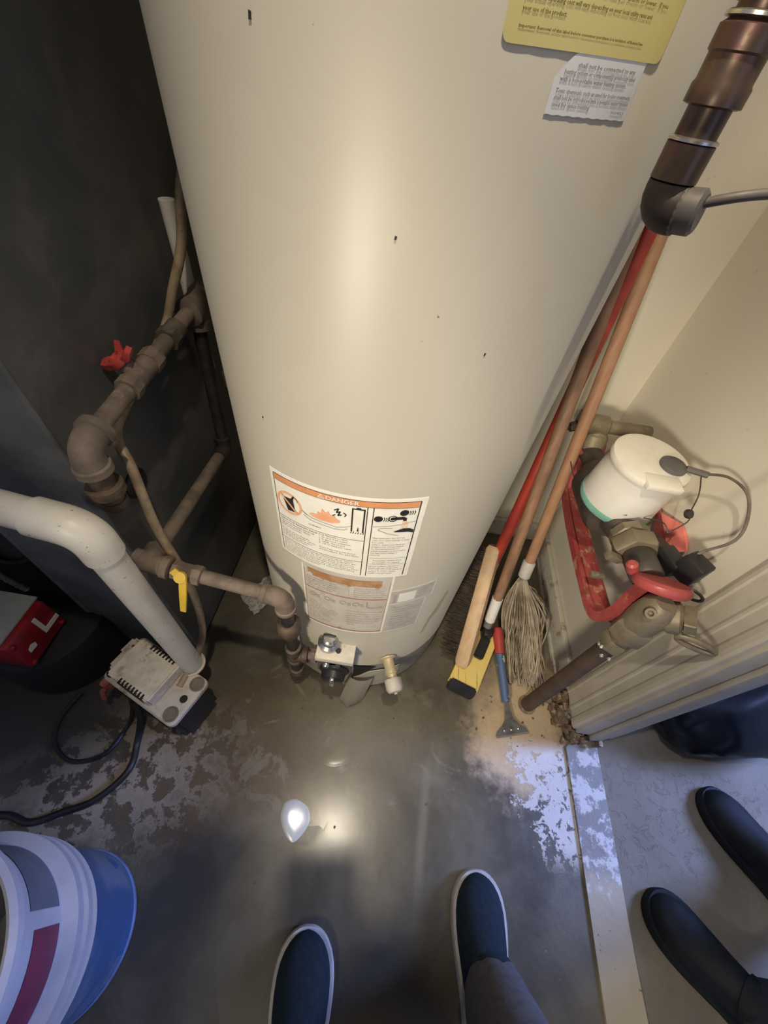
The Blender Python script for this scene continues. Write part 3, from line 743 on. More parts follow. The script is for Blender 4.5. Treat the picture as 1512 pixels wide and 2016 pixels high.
# --- two small clear labels to its right
S1 = Label(13.5, 0.492, 0.085)
b = NB(); S1.sheet(b, 0.0025, 0.0, 0.0895, 0.053, 0.0007); s1 = obj('clear_label', b, paper_clear, heater, label='narrow faded clear label, upper of two')
b = NB(); S1.rect(b, 0.0025, 0, 0.0895, 0.0022, 0.0011); S1.rect(b, 0.0025, 0.0508, 0.0895, 0.053, 0.0011); S1.rect(b, 0.0875, 0, 0.0895, 0.053, 0.0011); S1.rect(b, 0.020, 0.006, 0.052, 0.040, 0.0011); objs('pale_border', b, paper, s1)
b = NB(); para(S1, b, ['This water heater is', 'not suitable for', 'space heating', 'applications.'], 0.056, 0.040, 0.0056, 0.0090, 0.028); S1.rect(b, 0.011, 0.006, 0.017, 0.034, 0.0011); stuff(obj('faded_print', b, ink_faint, s1, smooth=False))
S2 = Label(15.4, 0.371, 0.06)
b = NB(); S2.sheet(b, 0.0, 0.0, 0.0700, 0.122, 0.0005); s2 = obj('clear_label', b, paper_clear, heater, label='square faded clear label, lower of two')
b = NB(); S2.rect(b, 0, 0, 0.070, 0.004, 0.0012); S2.rect(b, 0.0680, 0, 0.070, 0.122, 0.0012); objs('pale_border', b, paper, s2)
b = NB(); para(S2, b, ['Flush valve', 'bacteria and odor', 'control must be', 'serviced by a', 'qualified person.', 'Drain the tank', 'and clean the', 'air filter screen', 'once each year', 'of operation.'], 0.006, 0.106, 0.0058, 0.0100, 0.056); stuff(obj('faded_print', b, ink_faint, s2, smooth=False))

# --- yellow energy label and white notice label near the top
Yl = Label(11.0, 1.1570, 0.018)
b = NB()
pts = []
r = 0.004
for cx, cy, a0 in ((r, r, PI), (0.108 - r, r, 1.5*PI)):
    pts += [(cx + r*math.cos(a0 + k*PI/10), cy + r*math.sin(a0 + k*PI/10)) for k in range(6)]
# rounded bottom corners as columns of quads
def vb(u):
    if u < r: return r - math.sqrt(max(r*r - (r-u)**2, 0))
    if u > 0.108 - r: return r - math.sqrt(max(r*r - (u-0.108+r)**2, 0))
    return 0.0
us = [0.108*i/40 for i in range(41)] + [0.0004, 0.0012, 0.1068, 0.1076]; us.sort()
lo_ = [b.verts.new(Yl.P(u, vb(u), 0.0009)) for u in us]; hi_ = [b.verts.new(Yl.P(u, 0.17, 0.0009)) for u in us]
for i in range(len(us)-1): b.faces.new((lo_[i], lo_[i+1], hi_[i+1], hi_[i]))
yel = obj('energy_label', b, paper_yellow, heater, label='yellow energy label')
b = NB()
Yl.text(b, 'based on a national average cost of fuel per therm or lower.  If you', 0.0075, 0.0196, 0.0024, width=0.088, bold=0.015)
Yl.text(b, 'your actual operating cost will vary depending on your local utility rates and', 0.0075, 0.0152, 0.0024, width=0.079, bold=0.015)
Yl.text(b, 'your use of the product.', 0.0075, 0.0113, 0.0024, width=0.0250, bold=0.015)
Yl.text(b, 'Important: Removal of this label before consumer purchase is a violation of federal law', 0.0075, 0.0058, 0.0017, width=0.080, bold=0.02)
stuff(obj('lettering', b, ink_olive, yel, smooth=False))
Wl = Label(19.3, 1.1330, 0.018)
b = NB()
cols = 40
lo_ = []; hi_ = []
for i in range(cols + 1):
    u = 0.0615*i/cols
    tpz = 0.0255 if u > 0.014 else 0.0150 + 0.0105*math.sin(max(u, 0.0)/0.014*PI/2)
    lo_.append(b.verts.new(Wl.P(u - 0.0, 0.0 + 0.0002*math.sin(i*1.3), 0.0006))); hi_.append(b.verts.new(Wl.P(u, tpz, 0.0006)))
for i in range(cols): b.faces.new((lo_[i], lo_[i+1], hi_[i+1], hi_[i]))
wht = obj('notice_label', b, paper_white, heater, label='white torn notice label')
b = NB()
for i, (s_, u_, wd_) in enumerate((('shall not be connected to any', 0.0125, 0.0425), ('heating system or component(s) previously used', 0.0050, 0.0515), ('with a non-potable water heating system.', 0.0035, 0.0480))):
    Wl.text(b, s_, u_, 0.0196 - i*0.0029, 0.0027, width=wd_, bold=0.015, off=0.0010)
for i, (s_, wd_) in enumerate((('Toxic chemicals, such as used for boiler treatment,', 0.0560), ('shall not be introduced into a potable water system', 0.0560), ('used for space heating.', 0.0270))):
    Wl.text(b, s_, 0.0030, 0.0092 - i*0.0028, 0.0026, width=wd_, bold=0.015, off=0.0010)
Wl.text(b, '900453', 0.0470, 0.0026, 0.0020, width=0.0110, bold=0.01, off=0.0010)
stuff(obj('lettering', b, ink_grey, wht, smooth=False))

# --- scuffs, specks and tape residue on the jacket
b = NB()
for th, z, s in ((-22.3, 1.152, 0.0016), (0.7, 1.062, 0.0012), (-32.5, 0.851, 0.0014), (22, 0.98, 0.0012)):
    L_ = Label(th, z, 0); L_.poly(b, [(-s*0.6, -s), (s*0.7, -s*0.8), (s, s), (-s*0.3, s*1.3)], 0.0006)
objs('paint_chip', b, ink_black, heater, label='dark paint chips')
b = NB()
Pl = Label(38.5, 0.29, 0.0)
ed = [(0.000, 0.006, 0.00), (0.002, 0.010, 0.03), (0.004, 0.014, 0.06), (0.007, 0.026, 0.085), (0.014, 0.030, 0.11), (0.020, 0.034, 0.14), (0.026, 0.036, 0.17)]
l_ = [b.verts.new(Pl.P(u0, v, 0.0008)) for u0, u1, v in ed]; r_ = [b.verts.new(Pl.P(u1, v, 0.0008)) for u0, u1, v in ed]
for i in range(len(ed) - 1): b.faces.new((l_[i], r_[i], r_[i+1], l_[i+1]))
obj('tape_residue', b, M('tan_tape_residue', (0.44, 0.35, 0.22), (0.50, 0.42, 0.29), 0.6, scale=40), heater, label='tan strip of old tape residue')
# --- burner opening, loose cover and skirt
b = NB(); L_ = Label(3.5, 0.0, 0.0)
L_.poly(b, [(0.0, 0.060), (0.0, 0.168), (0.020, 0.168), (0.056, 0.158), (0.036, 0.130), (0.026, 0.092), (0.018, 0.062)], 0.0030)
obj('burner_opening', b, black_void, heater, label='black burner opening')  # flat black patch standing in for the shade inside the opening
b = NB()
ang = [4.0 + 27*i/16 for i in range(17)]
def topz(t): 
    k = min(1, max(0, (t - 4.0) / 10)); return 0.088 + 0.046 * (k*k*(3-2*k)) 
A = [b.verts.new(tp(t, 0.016, 0.006)) for t in ang]; B = [b.verts.new(tp(t, topz(t), 0.006)) for t in ang]
A2 = [b.verts.new(tp(t, 0.016, 0.0035)) for t in ang]; B2 = [b.verts.new(tp(t, topz(t), 0.0035)) for t in ang]
for i in range(16):
    b.faces.new((A[i], A[i+1], B[i+1], B[i])); b.faces.new((A2[i+1], A2[i], B2[i], B2[i+1])); b.faces.new((B[i], B[i+1], B2[i+1], B2[i])); b.faces.new((A[i+1], A[i], A2[i], A2[i+1]))
b.faces.new((A[0], B[0], B2[0], A2[0])); b.faces.new((A[-1], A2[-1], B2[-1], B[-1]))
obj('access_cover', b, tank_paint, heater)
# tongue of the cover bent outwards to the floor
b = NB()
rows = []
for j in range(11):
    s = j / 10
    c = Vector((-0.012 + 0.022*(1-s), 0.312 - 0.042*s - 0.006*math.sin(s*PI), 0.098 - 0.094*s))
    hw = 0.031 * (1 - 0.10*s) if s < 0.75 else 0.028 * math.sqrt(max(1 - ((s-0.75)/0.27)**2, 0.02))
    rows.append([b.verts.new(c + Vector((-hw + 2*hw*i/6, 0.010*((i-3)/3)**2, 0.014*((i/6))*(1-s)))) for i in range(7)])
for j in range(10):
    for i in range(6): b.faces.new((rows[j][i], rows[j][i+1], rows[j+1][i+1], rows[j+1][i]))
r_ = bmesh.ops.solidify(b, geom=b.faces[:], thickness=0.0018)
obj('cover_tongue', b, tank_paint, heater, label='bent sheet tongue touching the floor')

# --- gas control valve
b = NB(); bx(b, (-0.097, 0.290, 0.268), (-0.012, 0.352, 0.288), bevel=0.002)
valve = obj('gas_control_valve', b, M('cream_valve_casting', (0.66, 0.61, 0.50), (0.56, 0.51, 0.41), 0.45, scale=30, dirt=(0.40, 0.34, 0.26), dscale=50), heater, label='cream and grey gas control valve')
b = NB(); bx(b, (-0.094, 0.296, 0.196), (-0.015, 0.352, 0.268), bevel=0.003); bx(b, (-0.080, 0.305, 0.182), (-0.030, 0.35, 0.196), bevel=0.003); objs('valve_body', b, M('dark_grey_valve_casting', (0.16, 0.155, 0.145), (0.11, 0.105, 0.10), 0.4, metal=0.4, scale=30), valve)
b = NB(); lathe(b, [(0.024, 0), (0.026, 0.003), (0.025, 0.010), (0.018, 0.014), (0.0165, 0.028), (0.013, 0.031), (0, 0.031)], (-0.072, 0.328, 0.288), n=20)
obj('top_knob', b, chrome, valve, label='dusty silver knob')
b = NB(); bx(b, (-0.0855, 0.3275, 0.3185), (-0.0585, 0.3320, 0.3245), bevel=0.001); lathe(b, [(0.006, 0), (0.006, 0.004), (0, 0.004)], (-0.049, 0.312, 0.288), n=10); objs('knob_grip', b, black_plastic, valve)
b = NB(); lathe(b, [(0.034, 0), (0.034, 0.006), (0.028, 0.010), (0.026, 0.024), (0.021, 0.028), (0, 0.028)], (-0.054, 0.296, 0.218), (0, -1, -0.10), n=24)
obj('thermostat_dial', b, black_plastic, valve, label='black thermostat dial')
b = NB(); bx(b, (-0.059, 0.262, 0.195), (-0.049, 0.270, 0.240), bevel=0.002); lathe(b, [(0.0085, 0), (0.0085, 0.010), (0.006, 0.013), (0, 0.013)], (-0.072, 0.297, 0.252), (0, -1, 0), n=14); lathe(b, [(0.006, 0), (0.006, 0.008), (0, 0.009)], (-0.046, 0.297, 0.255), (0, -1, 0), n=12)
objs('dial_grip', b, chrome, valve)
b = NB(); tube(b, smooth_pts([(-0.034, 0.305, 0.186), (-0.030, 0.292, 0.14), (-0.024, 0.305, 0.11), (-0.015, 0.335, 0.10)]), 0.0030, 8); obj('pilot_tube', b, steel, valve)
b = NB(); tube(b, [(-0.152, 0.312, 0.222), (-0.096, 0.316, 0.226)], 0.0105, 14); lathe(b, [(0.017, 0), (0.017, 0.012), (0.0125, 0.014)], (-0.112, 0.3152, 0.2248), (1, 0.07, 0.07), n=8); obj('inlet_nipple', b, dusty_iron, valve)

# --- drain valve
a19 = math.radians(21.8); rad = Vector((math.sin(a19), -math.cos(a19), -0.12)).normalized()
o = tp(21.8, 0.205)
b = NB(); lathe(b, [(0.020, 0), (0.020, 0.004), (0.0135, 0.006), (0.0125, 0.026), (0.0145, 0.030), (0.0145, 0.038), (0.012, 0.040), (0.012, 0.052)], o, rad, n=18); drain = obj('drain_valve', b, pale_brass, heater, label='pale brass drain valve with a grey cap')
b = NB(); lathe(b, [(0.0195, 0.050), (0.0205, 0.052), (0.0205, 0.072), (0.017, 0.079), (0.004, 0.081), (0.004, 0.084), (0, 0.084)], o, rad, n=9); obj('hose_cap', b, gate_grey, drain)

# ------------------------------------------------------------------ furnace
FX, FY = -0.449, 0.352
furn = thing('furnace', 'dark charcoal sheet metal furnace cabinet left of the water heater', 'furnace', (-0.86, 0.66, 0))
b = NB(); bx(b, (FX - 0.004, FY, 0.012), (FX, 0.955, 1.80), bevel=0.0015); obj('side_panel', b, furnace_paint, furn, label='dark side panel facing the heater')
b = NB(); bx(b, (FX - 0.235, FY - 0.003, 0.012), (FX - 0.001, FY + 0.004, 1.80), bevel=0.003); obj('front_panel', b, furnace_dust, furn, label='narrow dusty front panel')
b = NB(); tube(b, [(FX - 0.236, FY + 0.002, 0.012), (FX - 0.236, FY + 0.002, 1.8)], 0.008, 10); tube(b, [(FX - 0.002, FY + 0.001, 0.012), (FX - 0.002, FY + 0.001, 1.8)], 0.0045, 8); objs('rolled_edge', b, furnace_dust, furn)
b = NB(); bx(b, (-1.28, 0.60, 0.012), (FX - 0.006, 0.955, 1.80)); bx(b, (-1.28, FY + 0.03, 0.98), (FX - 0.245, 0.60, 1.80)); obj('inner_casing', b, black_void, furn)
b = NB(); bx(b, (-1.28, FY, 0.92), (FX - 0.245, FY + 0.03, 1.80), bevel=0.003); obj('upper_panel', b, furnace_paint, furn)
b = NB(); bx(b, (-1.28, FY + 0.01, 0.0), (FX - 0.002, 0.955, 0.014)); obj('base_rail', b, black_void, furn)
b = NB(); lathe(b, [(0.028, 0), (0.028, 0.004), (0.022, 0.006), (0.014, 0.006)], (FX, 0.437, 0.60), (1, 0, 0), n=20); obj('grommet', b, black_plastic, furn)
# burner assembly inside the open bay
burner = thing('burner', 'black burner in the open furnace bay with a red control box on top', 'burner', (-0.80, 0.30, 0))
b = NB(); lathe(b, [(0.02, 0.0), (0.128, 0.0), (0.135, 0.03), (0.135, 0.135), (0.125, 0.165), (0.06, 0.188), (0, 0.188)], (-0.775, 0.318, 0), n=40); obj('blower_housing', b, black_void, burner)
b = NB(); bx(b, (-0.90, 0.30, 0.02), (-0.73, 0.56, 0.20), bevel=0.01); obj('burner_tube', b, black_void, burner)
b = NB()
bx(b, (-0.90, 0.200, 0.190), (-0.705, 0.315, 0.294), bevel=0.008)
rb = obj('control_box', b, red_box_mat, burner, label='dark red control box')
b = NB(); bx(b, (-0.90, 0.206, 0.2945), (-0.718, 0.318, 0.301), bevel=0.002); obj('top_plate', b, grey_label, rb, label='grey speckled top plate')
b = NB(); slab(b, [(-0.7045, 0.222, 0.228), (-0.7045, 0.240, 0.226), (-0.7045, 0.243, 0.238), (-0.7045, 0.234, 0.245), (-0.7045, 0.224, 0.240)], 0.0015); obj('sticker', b, white_plastic, rb)
b = NB(); slab(b, [(-0.704, 0.268, 0.285), (-0.704, 0.277, 0.285), (-0.704, 0.277, 0.240), (-0.704, 0.310, 0.240), (-0.704, 0.310, 0.228), (-0.704, 0.268, 0.228)], 0.002); obj('paper_tag', b, white_plastic, rb)
b = NB()
for x, y, z_ in ((-0.705, 0.212, 0.282), (-0.705, 0.212, 0.202), (-0.705, 0.304, 0.205)): lathe(b, [(0.006, 0), (0.006, 0.003), (0.003, 0.005), (0, 0.005)], (x, y, z_), (1, 0, 0), n=10)
objs('screw', b, red_box_mat, rb)
# ribbed armoured cable
b = NB()
cp = smooth_pts([(-0.86, 0.35, 0.60), (-0.80, 0.335, 0.46), (-0.765, 0.325, 0.38), (-0.745, 0.330, 0.302)], 14)
tube(b, cp, 0.008, 10, scale=[1.0 if i % 2 else 0.78 for i in range(len(cp))]); obj('armoured_cable', b, M('dark_armoured_cable', (0.16, 0.155, 0.15), (0.09, 0.088, 0.085), 0.4, metal=0.7, scale=40), burner)
b = NB(); lathe(b, [(0.048, 0), (0.048, 0.010), (0.038, 0.014), (0.036, 0.004), (0, 0.004)], (-0.760, 0.385, 0.40), (0.4, -0.8, 0.45), n=24); obj('round_port', b, black_plastic, burner)

# ------------------------------------------------------------------ gas piping
gas = thing('gas_pipe', 'dusty brown iron gas pipe run along the furnace to the heater valve', 'pipe', (-0.40, 0.52, 0.78))
E1 = Vector((-0.398, 0.338, 0.776)); T1 = Vector((-0.402, 0.700, 0.809))
du = (T1 - E1).normalized()
b = NB(); tube(b, [E1 + du*0.02, E1 + du*0.125], 0.0128, 18); tube(b, [E1 + du*0.20, T1 + du*0.01], 0.0128, 18); objs('trunk_pipe', b, dusty_iron, gas)
b = NB()
tube(b, arc_pts(E1 + du*0.06, E1, E1 + Vector((0, 0, -0.06)), 0.028, 9), 0.0205, 20)
lathe(b, [(0.0200, 0), (0.0238, 0.002), (0.0238, 0.013), (0.013, 0.016)], E1 + du*0.026, du, n=20)
lathe(b, [(0.0200, 0), (0.0238, 0.002), (0.0238, 0.013), (0.020, 0.015)], E1 + Vector((0, 0, -0.041)), (0, 0, 1), n=20)
obj('elbow', b, dusty_iron, gas)
b = NB(); tube(b, [E1 + Vector((0, 0, -0.03)), E1 + Vector((0, 0, -0.095))], 0.0165, 16)
lathe(b, [(0.0165, 0), (0.0245, 0.002), (0.0245, 0.016), (0.0165, 0.018)], E1 + Vector((0, 0, -0.082)), (0, 0, 1), n=20)
tube(b, arc_pts(E1 + Vector((0, 0, -0.08)), E1 + Vector((0, 0.004, -0.115)), (FX - 0.01, 0.360, 0.655), 0.020, 6) + [(FX - 0.004, 0.362, 0.655)], 0.0175, 16)
obj('drop_nipple', b, rust_iron, gas)
# gas cock: body, nuts and red handle
b = NB()
V0 = E1 + du*0.118
sweep(b, [V0, V0 + du*0.018], circ(0.0185, 8)); sweep(b, [V0 + du*0.018, V0 + du*0.066], circ(0.0165, 16), scale=[0.95, 0.95]); sweep(b, [V0 + du*0.066, V0 + du*0.088], circ(0.0185, 8))
lathe(b, [(0.013, 0), (0.013, 0.020), (0.010, 0.024), (0.007, 0.030)], V0 + du*0.040, (-0.50, -0.30, 0.81), n=14)
gv = obj('gas_cock', b, dusty_iron, gas)
b = NB()
hc = V0 + du*0.040 + Vector((-0.50, -0.30, 0.81)).normalized()*0.028
hx = Vector((-0.50, -0.30, 0.81)).normalized(); hu = (du - du.dot(hx)*hx).normalized(); hv = hx.cross(hu)
lathe(b, [(0.015, 0), (0.016, 0.002), (0.015, 0.010), (0.009, 0.012), (0.008, 0.008), (0, 0.008)], hc, hx, n=16)
for k in (-1, 1):
    p = hc + hv*(0.014*k) + hx*0.004
    sweep(b, [p, p + hv*(0.009*k) + hx*0.002, p + hv*(0.016*k) + hx*0.006], [(-0.009, -0.005), (0.009, -0.005), (0.009, 0.005), (-0.009, 0.005)], up=hx, scale=[1, 1.05, 0.7])
sweep(b, [hc + hu*0.010 + hx*0.006, hc + hu*0.026 + hx*0.016], [(-0.003, -0.005), (0.003, -0.005), (0.003, 0.005), (-0.003, 0.005)], up=hx, scale=[1, 0.6])
obj('red_lever', b, red_plastic, gv, label='red shut-off lever')
# union near the tee
b = NB(); V1 = E1 + du*0.255
sweep(b, [V1 - du*0.006, V1 + du*0.012], circ(0.0195, 8)); lathe(b, [(0.016, 0), (0.0175, 0.004), (0.0175, 0.022), (0.013, 0.026)], V1 + du*0.012, du, n=20)
obj('union', b, M('sooty_union_iron', (0.07, 0.058, 0.046), (0.12, 0.098, 0.076), 0.7, scale=40), gas)
b = NB(); lathe(b, [(0.021, -0.030), (0.0245, -0.028), (0.0245, -0.014), (0.0215, -0.012), (0.0215, 0.026), (0.0245, 0.028), (0.0245, 0.044), (0.018, 0.050), (0, 0.050)], T1, du, n=20)
lathe(b, [(0.0215, 0), (0.0215, 0.022), (0.0245, 0.024), (0.0245, 0.038), (0.02, 0.040)], T1, (0.0, 0, -1), n=20); obj('tee', b, dusty_iron, gas)
# black drop and the lower run
Eb = Vector((-0.396, 0.664, 0.500)); T2 = Vector((-0.386, 0.320, 0.535)); d2 = (T2 - Eb).normalized()
b = NB(); tube(b, [T1 + Vector((0, 0, -0.03)), Eb + Vector((0, 0, 0.02))], 0.0130, 14); objs('drop_pipe', b, black_iron, gas, label='black vertical drop pipe')
b = NB(); tube(b, [Eb + Vector((0, 0, 0.036))] + arc_pts(Eb + Vector((0, 0, 0.05)), Eb, Eb + d2*0.05, 0.024, 7) + [Eb + d2*0.036], 0.0185, 16); obj('elbow', b, black_iron, gas)
b = NB(); tube(b, [Eb + d2*0.02, T2 - d2*0.014], 0.0130, 14); obj('return_pipe', b, dusty_iron, gas)
Ee = Vector((-0.152, 0.314, 0.497)); d3 = (Ee - T2).normalized()
b = NB(); lathe(b, [(0.0175, -0.026), (0.0200, -0.024), (0.0200, -0.012), (0.0175, -0.010), (0.0175, 0.022), (0.0200, 0.024), (0.0200, 0.036), (0.015, 0.038)], T2, d3, n=18)
lathe(b, [(0.0175, 0.0), (0.0175, 0.020), (0.020, 0.022), (0.020, 0.032), (0.015, 0.034)], T2, -d2, n=18); obj('tee', b, dusty_iron, gas)
b = NB(); C0 = T2 + d3*0.040
lathe(b, [(0.0130, 0.0), (0.0175, 0.002), (0.0185, 0.010), (0.0165, 0.016), (0.0165, 0.034), (0.0185, 0.038), (0.0185, 0.050), (0.014, 0.052)], C0, d3, n=8)
lathe(b, [(0.008, 0), (0.008, 0.022), (0.005, 0.026)], C0 + d3*0.025, (0.05, -0.75, 0.65), n=10)
ck = obj('appliance_cock', b, dusty_iron, gas)
b = NB(); h0 = C0 + d3*0.025 + Vector((0.05, -0.75, 0.65)).normalized()*0.024
lathe(b, [(0.010, -0.003), (0.0105, 0), (0.0105, 0.004), (0, 0.004)], h0, (0.05, -0.75, 0.65), n=12)
sweep(b, [h0 + Vector((0.004, 0, 0.0)), h0 + Vector((0.006, -0.022, -0.030)), h0 + Vector((0.004, -0.034, -0.058))], [(-0.006, -0.002), (0.006, -0.002), (0.006, 0.002), (-0.006, 0.002)], up=(0, -0.7, 0.7), scale=[1.1, 1, 0.8])
sweep(b, [h0, h0 + Vector((-0.012, 0.004, 0.012))], [(-0.006, -0.002), (0.006, -0.002), (0.006, 0.002), (-0.006, 0.002)], up=(0, -0.7, 0.7))
obj('yellow_lever', b, yellow_plastic, ck, label='yellow lever handle')
b = NB(); tube(b, [C0 + d3*0.048, Ee - d3*0.02], 0.0125, 14); obj('branch_pipe', b, dusty_iron, gas)
b = NB(); lathe(b, [(0.0165, 0), (0.0185, 0.002), (0.0185, 0.010), (0.0165, 0.012)], Ee - d3*0.042, d3, n=18)
tube(b, [Ee - d3*0.040] + arc_pts(Ee - d3*0.05, Ee, Ee + Vector((0, 0, -0.05)), 0.026, 8) + [Ee + Vector((0, 0, -0.036))], 0.0175, 18)
lathe(b, [(0.0175, 0), (0.0200, 0.002), (0.0200, 0.010), (0.0165, 0.012)], Ee + Vector((0, 0, -0.044)), (0, 0, 1), n=18); obj('elbow', b, dusty_iron, gas)
DX, DY = -0.152, 0.313
b = NB(); tube(b, [(DX, DY, 0.455), (DX, DY, 0.395)], 0.0130, 14); tube(b, [(DX, DY, 0.335), (DX, DY, 0.24)], 0.0130, 14); tube(b, [(DX, DY, 0.205), (DX, DY, 0.125)], 0.0130, 14); objs('drop_pipe', b, black_iron, gas)
b = NB(); lathe(b, [(0.017, 0.398), (0.0215, 0.394), (0.0250, 0.388), (0.0250, 0.368), (0.021, 0.364), (0.0185, 0.360), (0.0185, 0.340), (0.0145, 0.335)], (DX, DY, 0), (0, 0, 1), n=8); obj('union', b, rust_iron, gas)
b = NB(); lathe(b, [(0.0160, 0.270), (0.0185, 0.268), (0.0185, 0.256), (0.0165, 0.254), (0.0165, 0.205), (0.0185, 0.203), (0.0185, 0.192), (0.0140, 0.190)], (DX, DY, 0), (0, 0, 1), n=16)
lathe(b, [(0.0155, 0), (0.0155, 0.018), (0.0185, 0.020), (0.0185, 0.032), (0.012, 0.033)], (DX, DY, 0.223), (1, 0.07, 0.07), n=16); obj('tee', b, rust_iron, gas)
b = NB(); lathe(b, [(0.014, 0.135), (0.0175, 0.133), (0.0175, 0.108), (0.014, 0.104), (0, 0.104)], (DX, DY, 0), (0, 0, 1), n=16); obj('drip_cap', b, rust_iron, gas)

# ------------------------------------------------------------------ white pvc drain pipe
PX, PY = -0.392, 0.272
pv = thing('pvc_pipe', 'white speckled plastic drain pipe bending down into the condensate pump', 'pipe', (PX, PY, 0.15))
el = Vector((PX, PY, 0.690)); lf = Vector((-1.30, 0.322, 0.778))
b = NB(); tube(b, [(PX, PY, 0.162), (PX, PY, 0.655)], 0.0235, 24); obj('vertical_pipe', b, pvc, pv)
dl = (lf - el).normalized()
b = NB(); tube(b, [el + dl*0.065, lf], 0.0235, 24); obj('horizontal_pipe', b, pvc, pv)
b = NB(); tube(b, [el + Vector((0, 0, -0.056))] + arc_pts(el + Vector((0, 0, -0.09)), el, el + dl*0.09, 0.036, 10) + [el + dl*0.070], 0.0275, 24); obj('elbow', b, pvc, pv)

# ------------------------------------------------------------------ condensate pump
pump = thing('condensate_pump', 'grimy white condensate pump with a black tank on the wet floor', 'pump', (-0.46, 0.215, 0))
O = Vector((-0.377, 0.135, 0)); ex = Vector((-0.93, 0.365, 0)).normalized(); ey = Vector((0.305, 0.952, 0)).normalized(); ey = (ey - ey.dot(ex)*ex).normalized()
LX, LY = 0.215, 0.112
def pq(a, c, z): return O + ex*a + ey*c + Vector((0, 0, z))
def obox(b, a0, c0, a1, c1, z0, z1, bevel=0.003):
    vs = [b.verts.new(pq(a, c, z)) for z in (z0, z1) for a, c in ((a0, c0), (a1, c0), (a1, c1), (a0, c1))]
    fs = [b.faces.new([vs[i] for i in f]) for f in ((3, 2, 1, 0), (4, 5, 6, 7), (0, 1, 5, 4), (1, 2, 6, 5), (2, 3, 7, 6), (3, 0, 4, 7))]
    if bevel: bmesh.ops.bevel(b, geom=list({e for f in fs for e in f.edges}), offset=bevel, segments=2, affect='EDGES')
def rbox(b, a0, c0, a1, c1, z0, z1, r):
    pl = []
    for ca_, cc_, t0 in ((a1 - r, c1 - r, 0), (a0 + r, c1 - r, 90), (a0 + r, c0 + r, 180), (a1 - r, c0 + r, 270)):
        pl += [(ca_ + r*math.cos(math.radians(t0 + k*15)), cc_ + r*math.sin(math.radians(t0 + k*15))) for k in range(7)]
    n = len(pl); rr = []
    for z, ins in ((z0, 0.0), (z1 - 0.003, 0.0), (z1, 0.003)):
        m_ = Vector(((a0 + a1)/2, (c0 + c1)/2))
        rr.append([b.verts.new(pq(a - (a - m_.x)*ins/((a1 - a0)/2), c - (c - m_.y)*ins/((c1 - c0)/2), z)) for a, c in pl])
    for A, B in zip(rr, rr[1:]):
        for i in range(n): b.faces.new((A[i], A[(i+1) % n], B[(i+1) % n], B[i]))
    b.faces.new(rr[0][::-1]); b.faces.new(rr[-1])
b = NB(); obox(b, 0.006, 0.006, LX - 0.006, LY - 0.006, 0.0, 0.148, 0.010); obj('tank', b, black_plastic, pump)
b = NB(); rbox(b, 0, 0, LX, LY, 0.146, 0.160, 0.014); obj('lid', b, pump_lid_mat, pump)
b = NB(); obox(b, 0.066, 0.010, 0.188, 0.104, 0.160, 0.200, 0.004); cov = obj('motor_cover', b, pump_cover_mat, pump, label='peeling cream motor cover')
b = NB()
for k in range(8):
    a0 = 0.080 + k*0.0095
    obox(b, a0, 0.0075, a0 + 0.0045, 0.0200, 0.186, 0.2006, 0); obox(b, a0, 0.0940, a0 + 0.0045, 0.1065, 0.186, 0.2006, 0)
objs('vent_slot', b, black_plastic, cov)
b = NB(); obox(b, 0.172, 0.022, 0.212, 0.085, 0.160, 0.182, 0.006); obox(b, 0.188, 0.055, 0.222, 0.100, 0.150, 0.176, 0.006); objs('switch_housing', b, pump_lid_mat, pump)
b = NB()
for a, c in ((0.022, 0.020), (0.020, 0.094)): lathe(b, [(0.0165, 0), (0.0165, 0.002), (0.0135, 0.0025), (0.0125, 0.001), (0, 0.001)], pq(a, c, 0.160), (0, 0, 1), n=20)
objs('inlet_cap', b, M('grey_brown_plastic_cap', (0.17, 0.14, 0.11), (0.22, 0.18, 0.14), 0.6, scale=40), pump)
b = NB(); lathe(b, [(0.0085, 0), (0.0085, 0.0012), (0.0, 0.0012)], pq(0.022, 0.056, 0.160), (0, 0, 1), n=16); lathe(b, [(0.011, 0), (0.012, 0.003), (0.009, 0.006), (0, 0.006)], pq(0.200, 0.018, 0.160), (0, 0, 1), n=14); objs('port_hole', b, black_plastic, pump)
b = NB(); lathe(b, [(0.030, 0), (0.030, 0.004), (0.0262, 0.006), (0.0262, 0.002)], (PX, PY, 0.1585), (0, 0, 1), n=24); obj('pipe_socket', b, pump_lid_mat, pump)
b = NB(); obox(b, 0.196, -0.014, 0.214, 0.004, 0.110, 0.150, 0.003); tube(b, [pq(0.205, -0.004, 0.12), pq(0.220, -0.022, 0.10), pq(0.214, -0.03, 0.08)], 0.006, 8); obj('wire_nut', b, M('faded_red_wire_nut', (0.34, 0.10, 0.07), (0.26, 0.08, 0.06), 0.6, scale=40), pump)

# power cord looping on the floor
b = NB()
tube(b, smooth_pts([pq(0.150, -0.002, 0.10), pq(0.152, -0.016, 0.055), (-0.540, 0.150, 0.006), (-0.560, 0.085, 0.005), (-0.625, 0.060, 0.005), (-0.685, 0.090, 0.005), (-0.705, 0.140, 0.005), (-0.690, 0.200, 0.008)], 8), 0.0052, 8)
cord = obj('power_cord', b, black_plastic); tag(cord, 'black power cord curling in a loop beside the pump', 'cord')
b = NB()
tube(b, smooth_pts([pq(0.128, -0.002, 0.11), pq(0.124, -0.020, 0.05), (-0.500, 0.120, 0.008), (-0.490, 0.060, 0.007), (-0.530, 0.000, 0.007), (-0.585, -0.030, 0.007), (-0.640, -0.055, 0.006), (-0.700, -0.050, 0.006), (-0.80, -0.075, 0.006), (-1.02, -0.13, 0.006), (-1.29, -0.16, 0.006)], 8), 0.0075, 10)
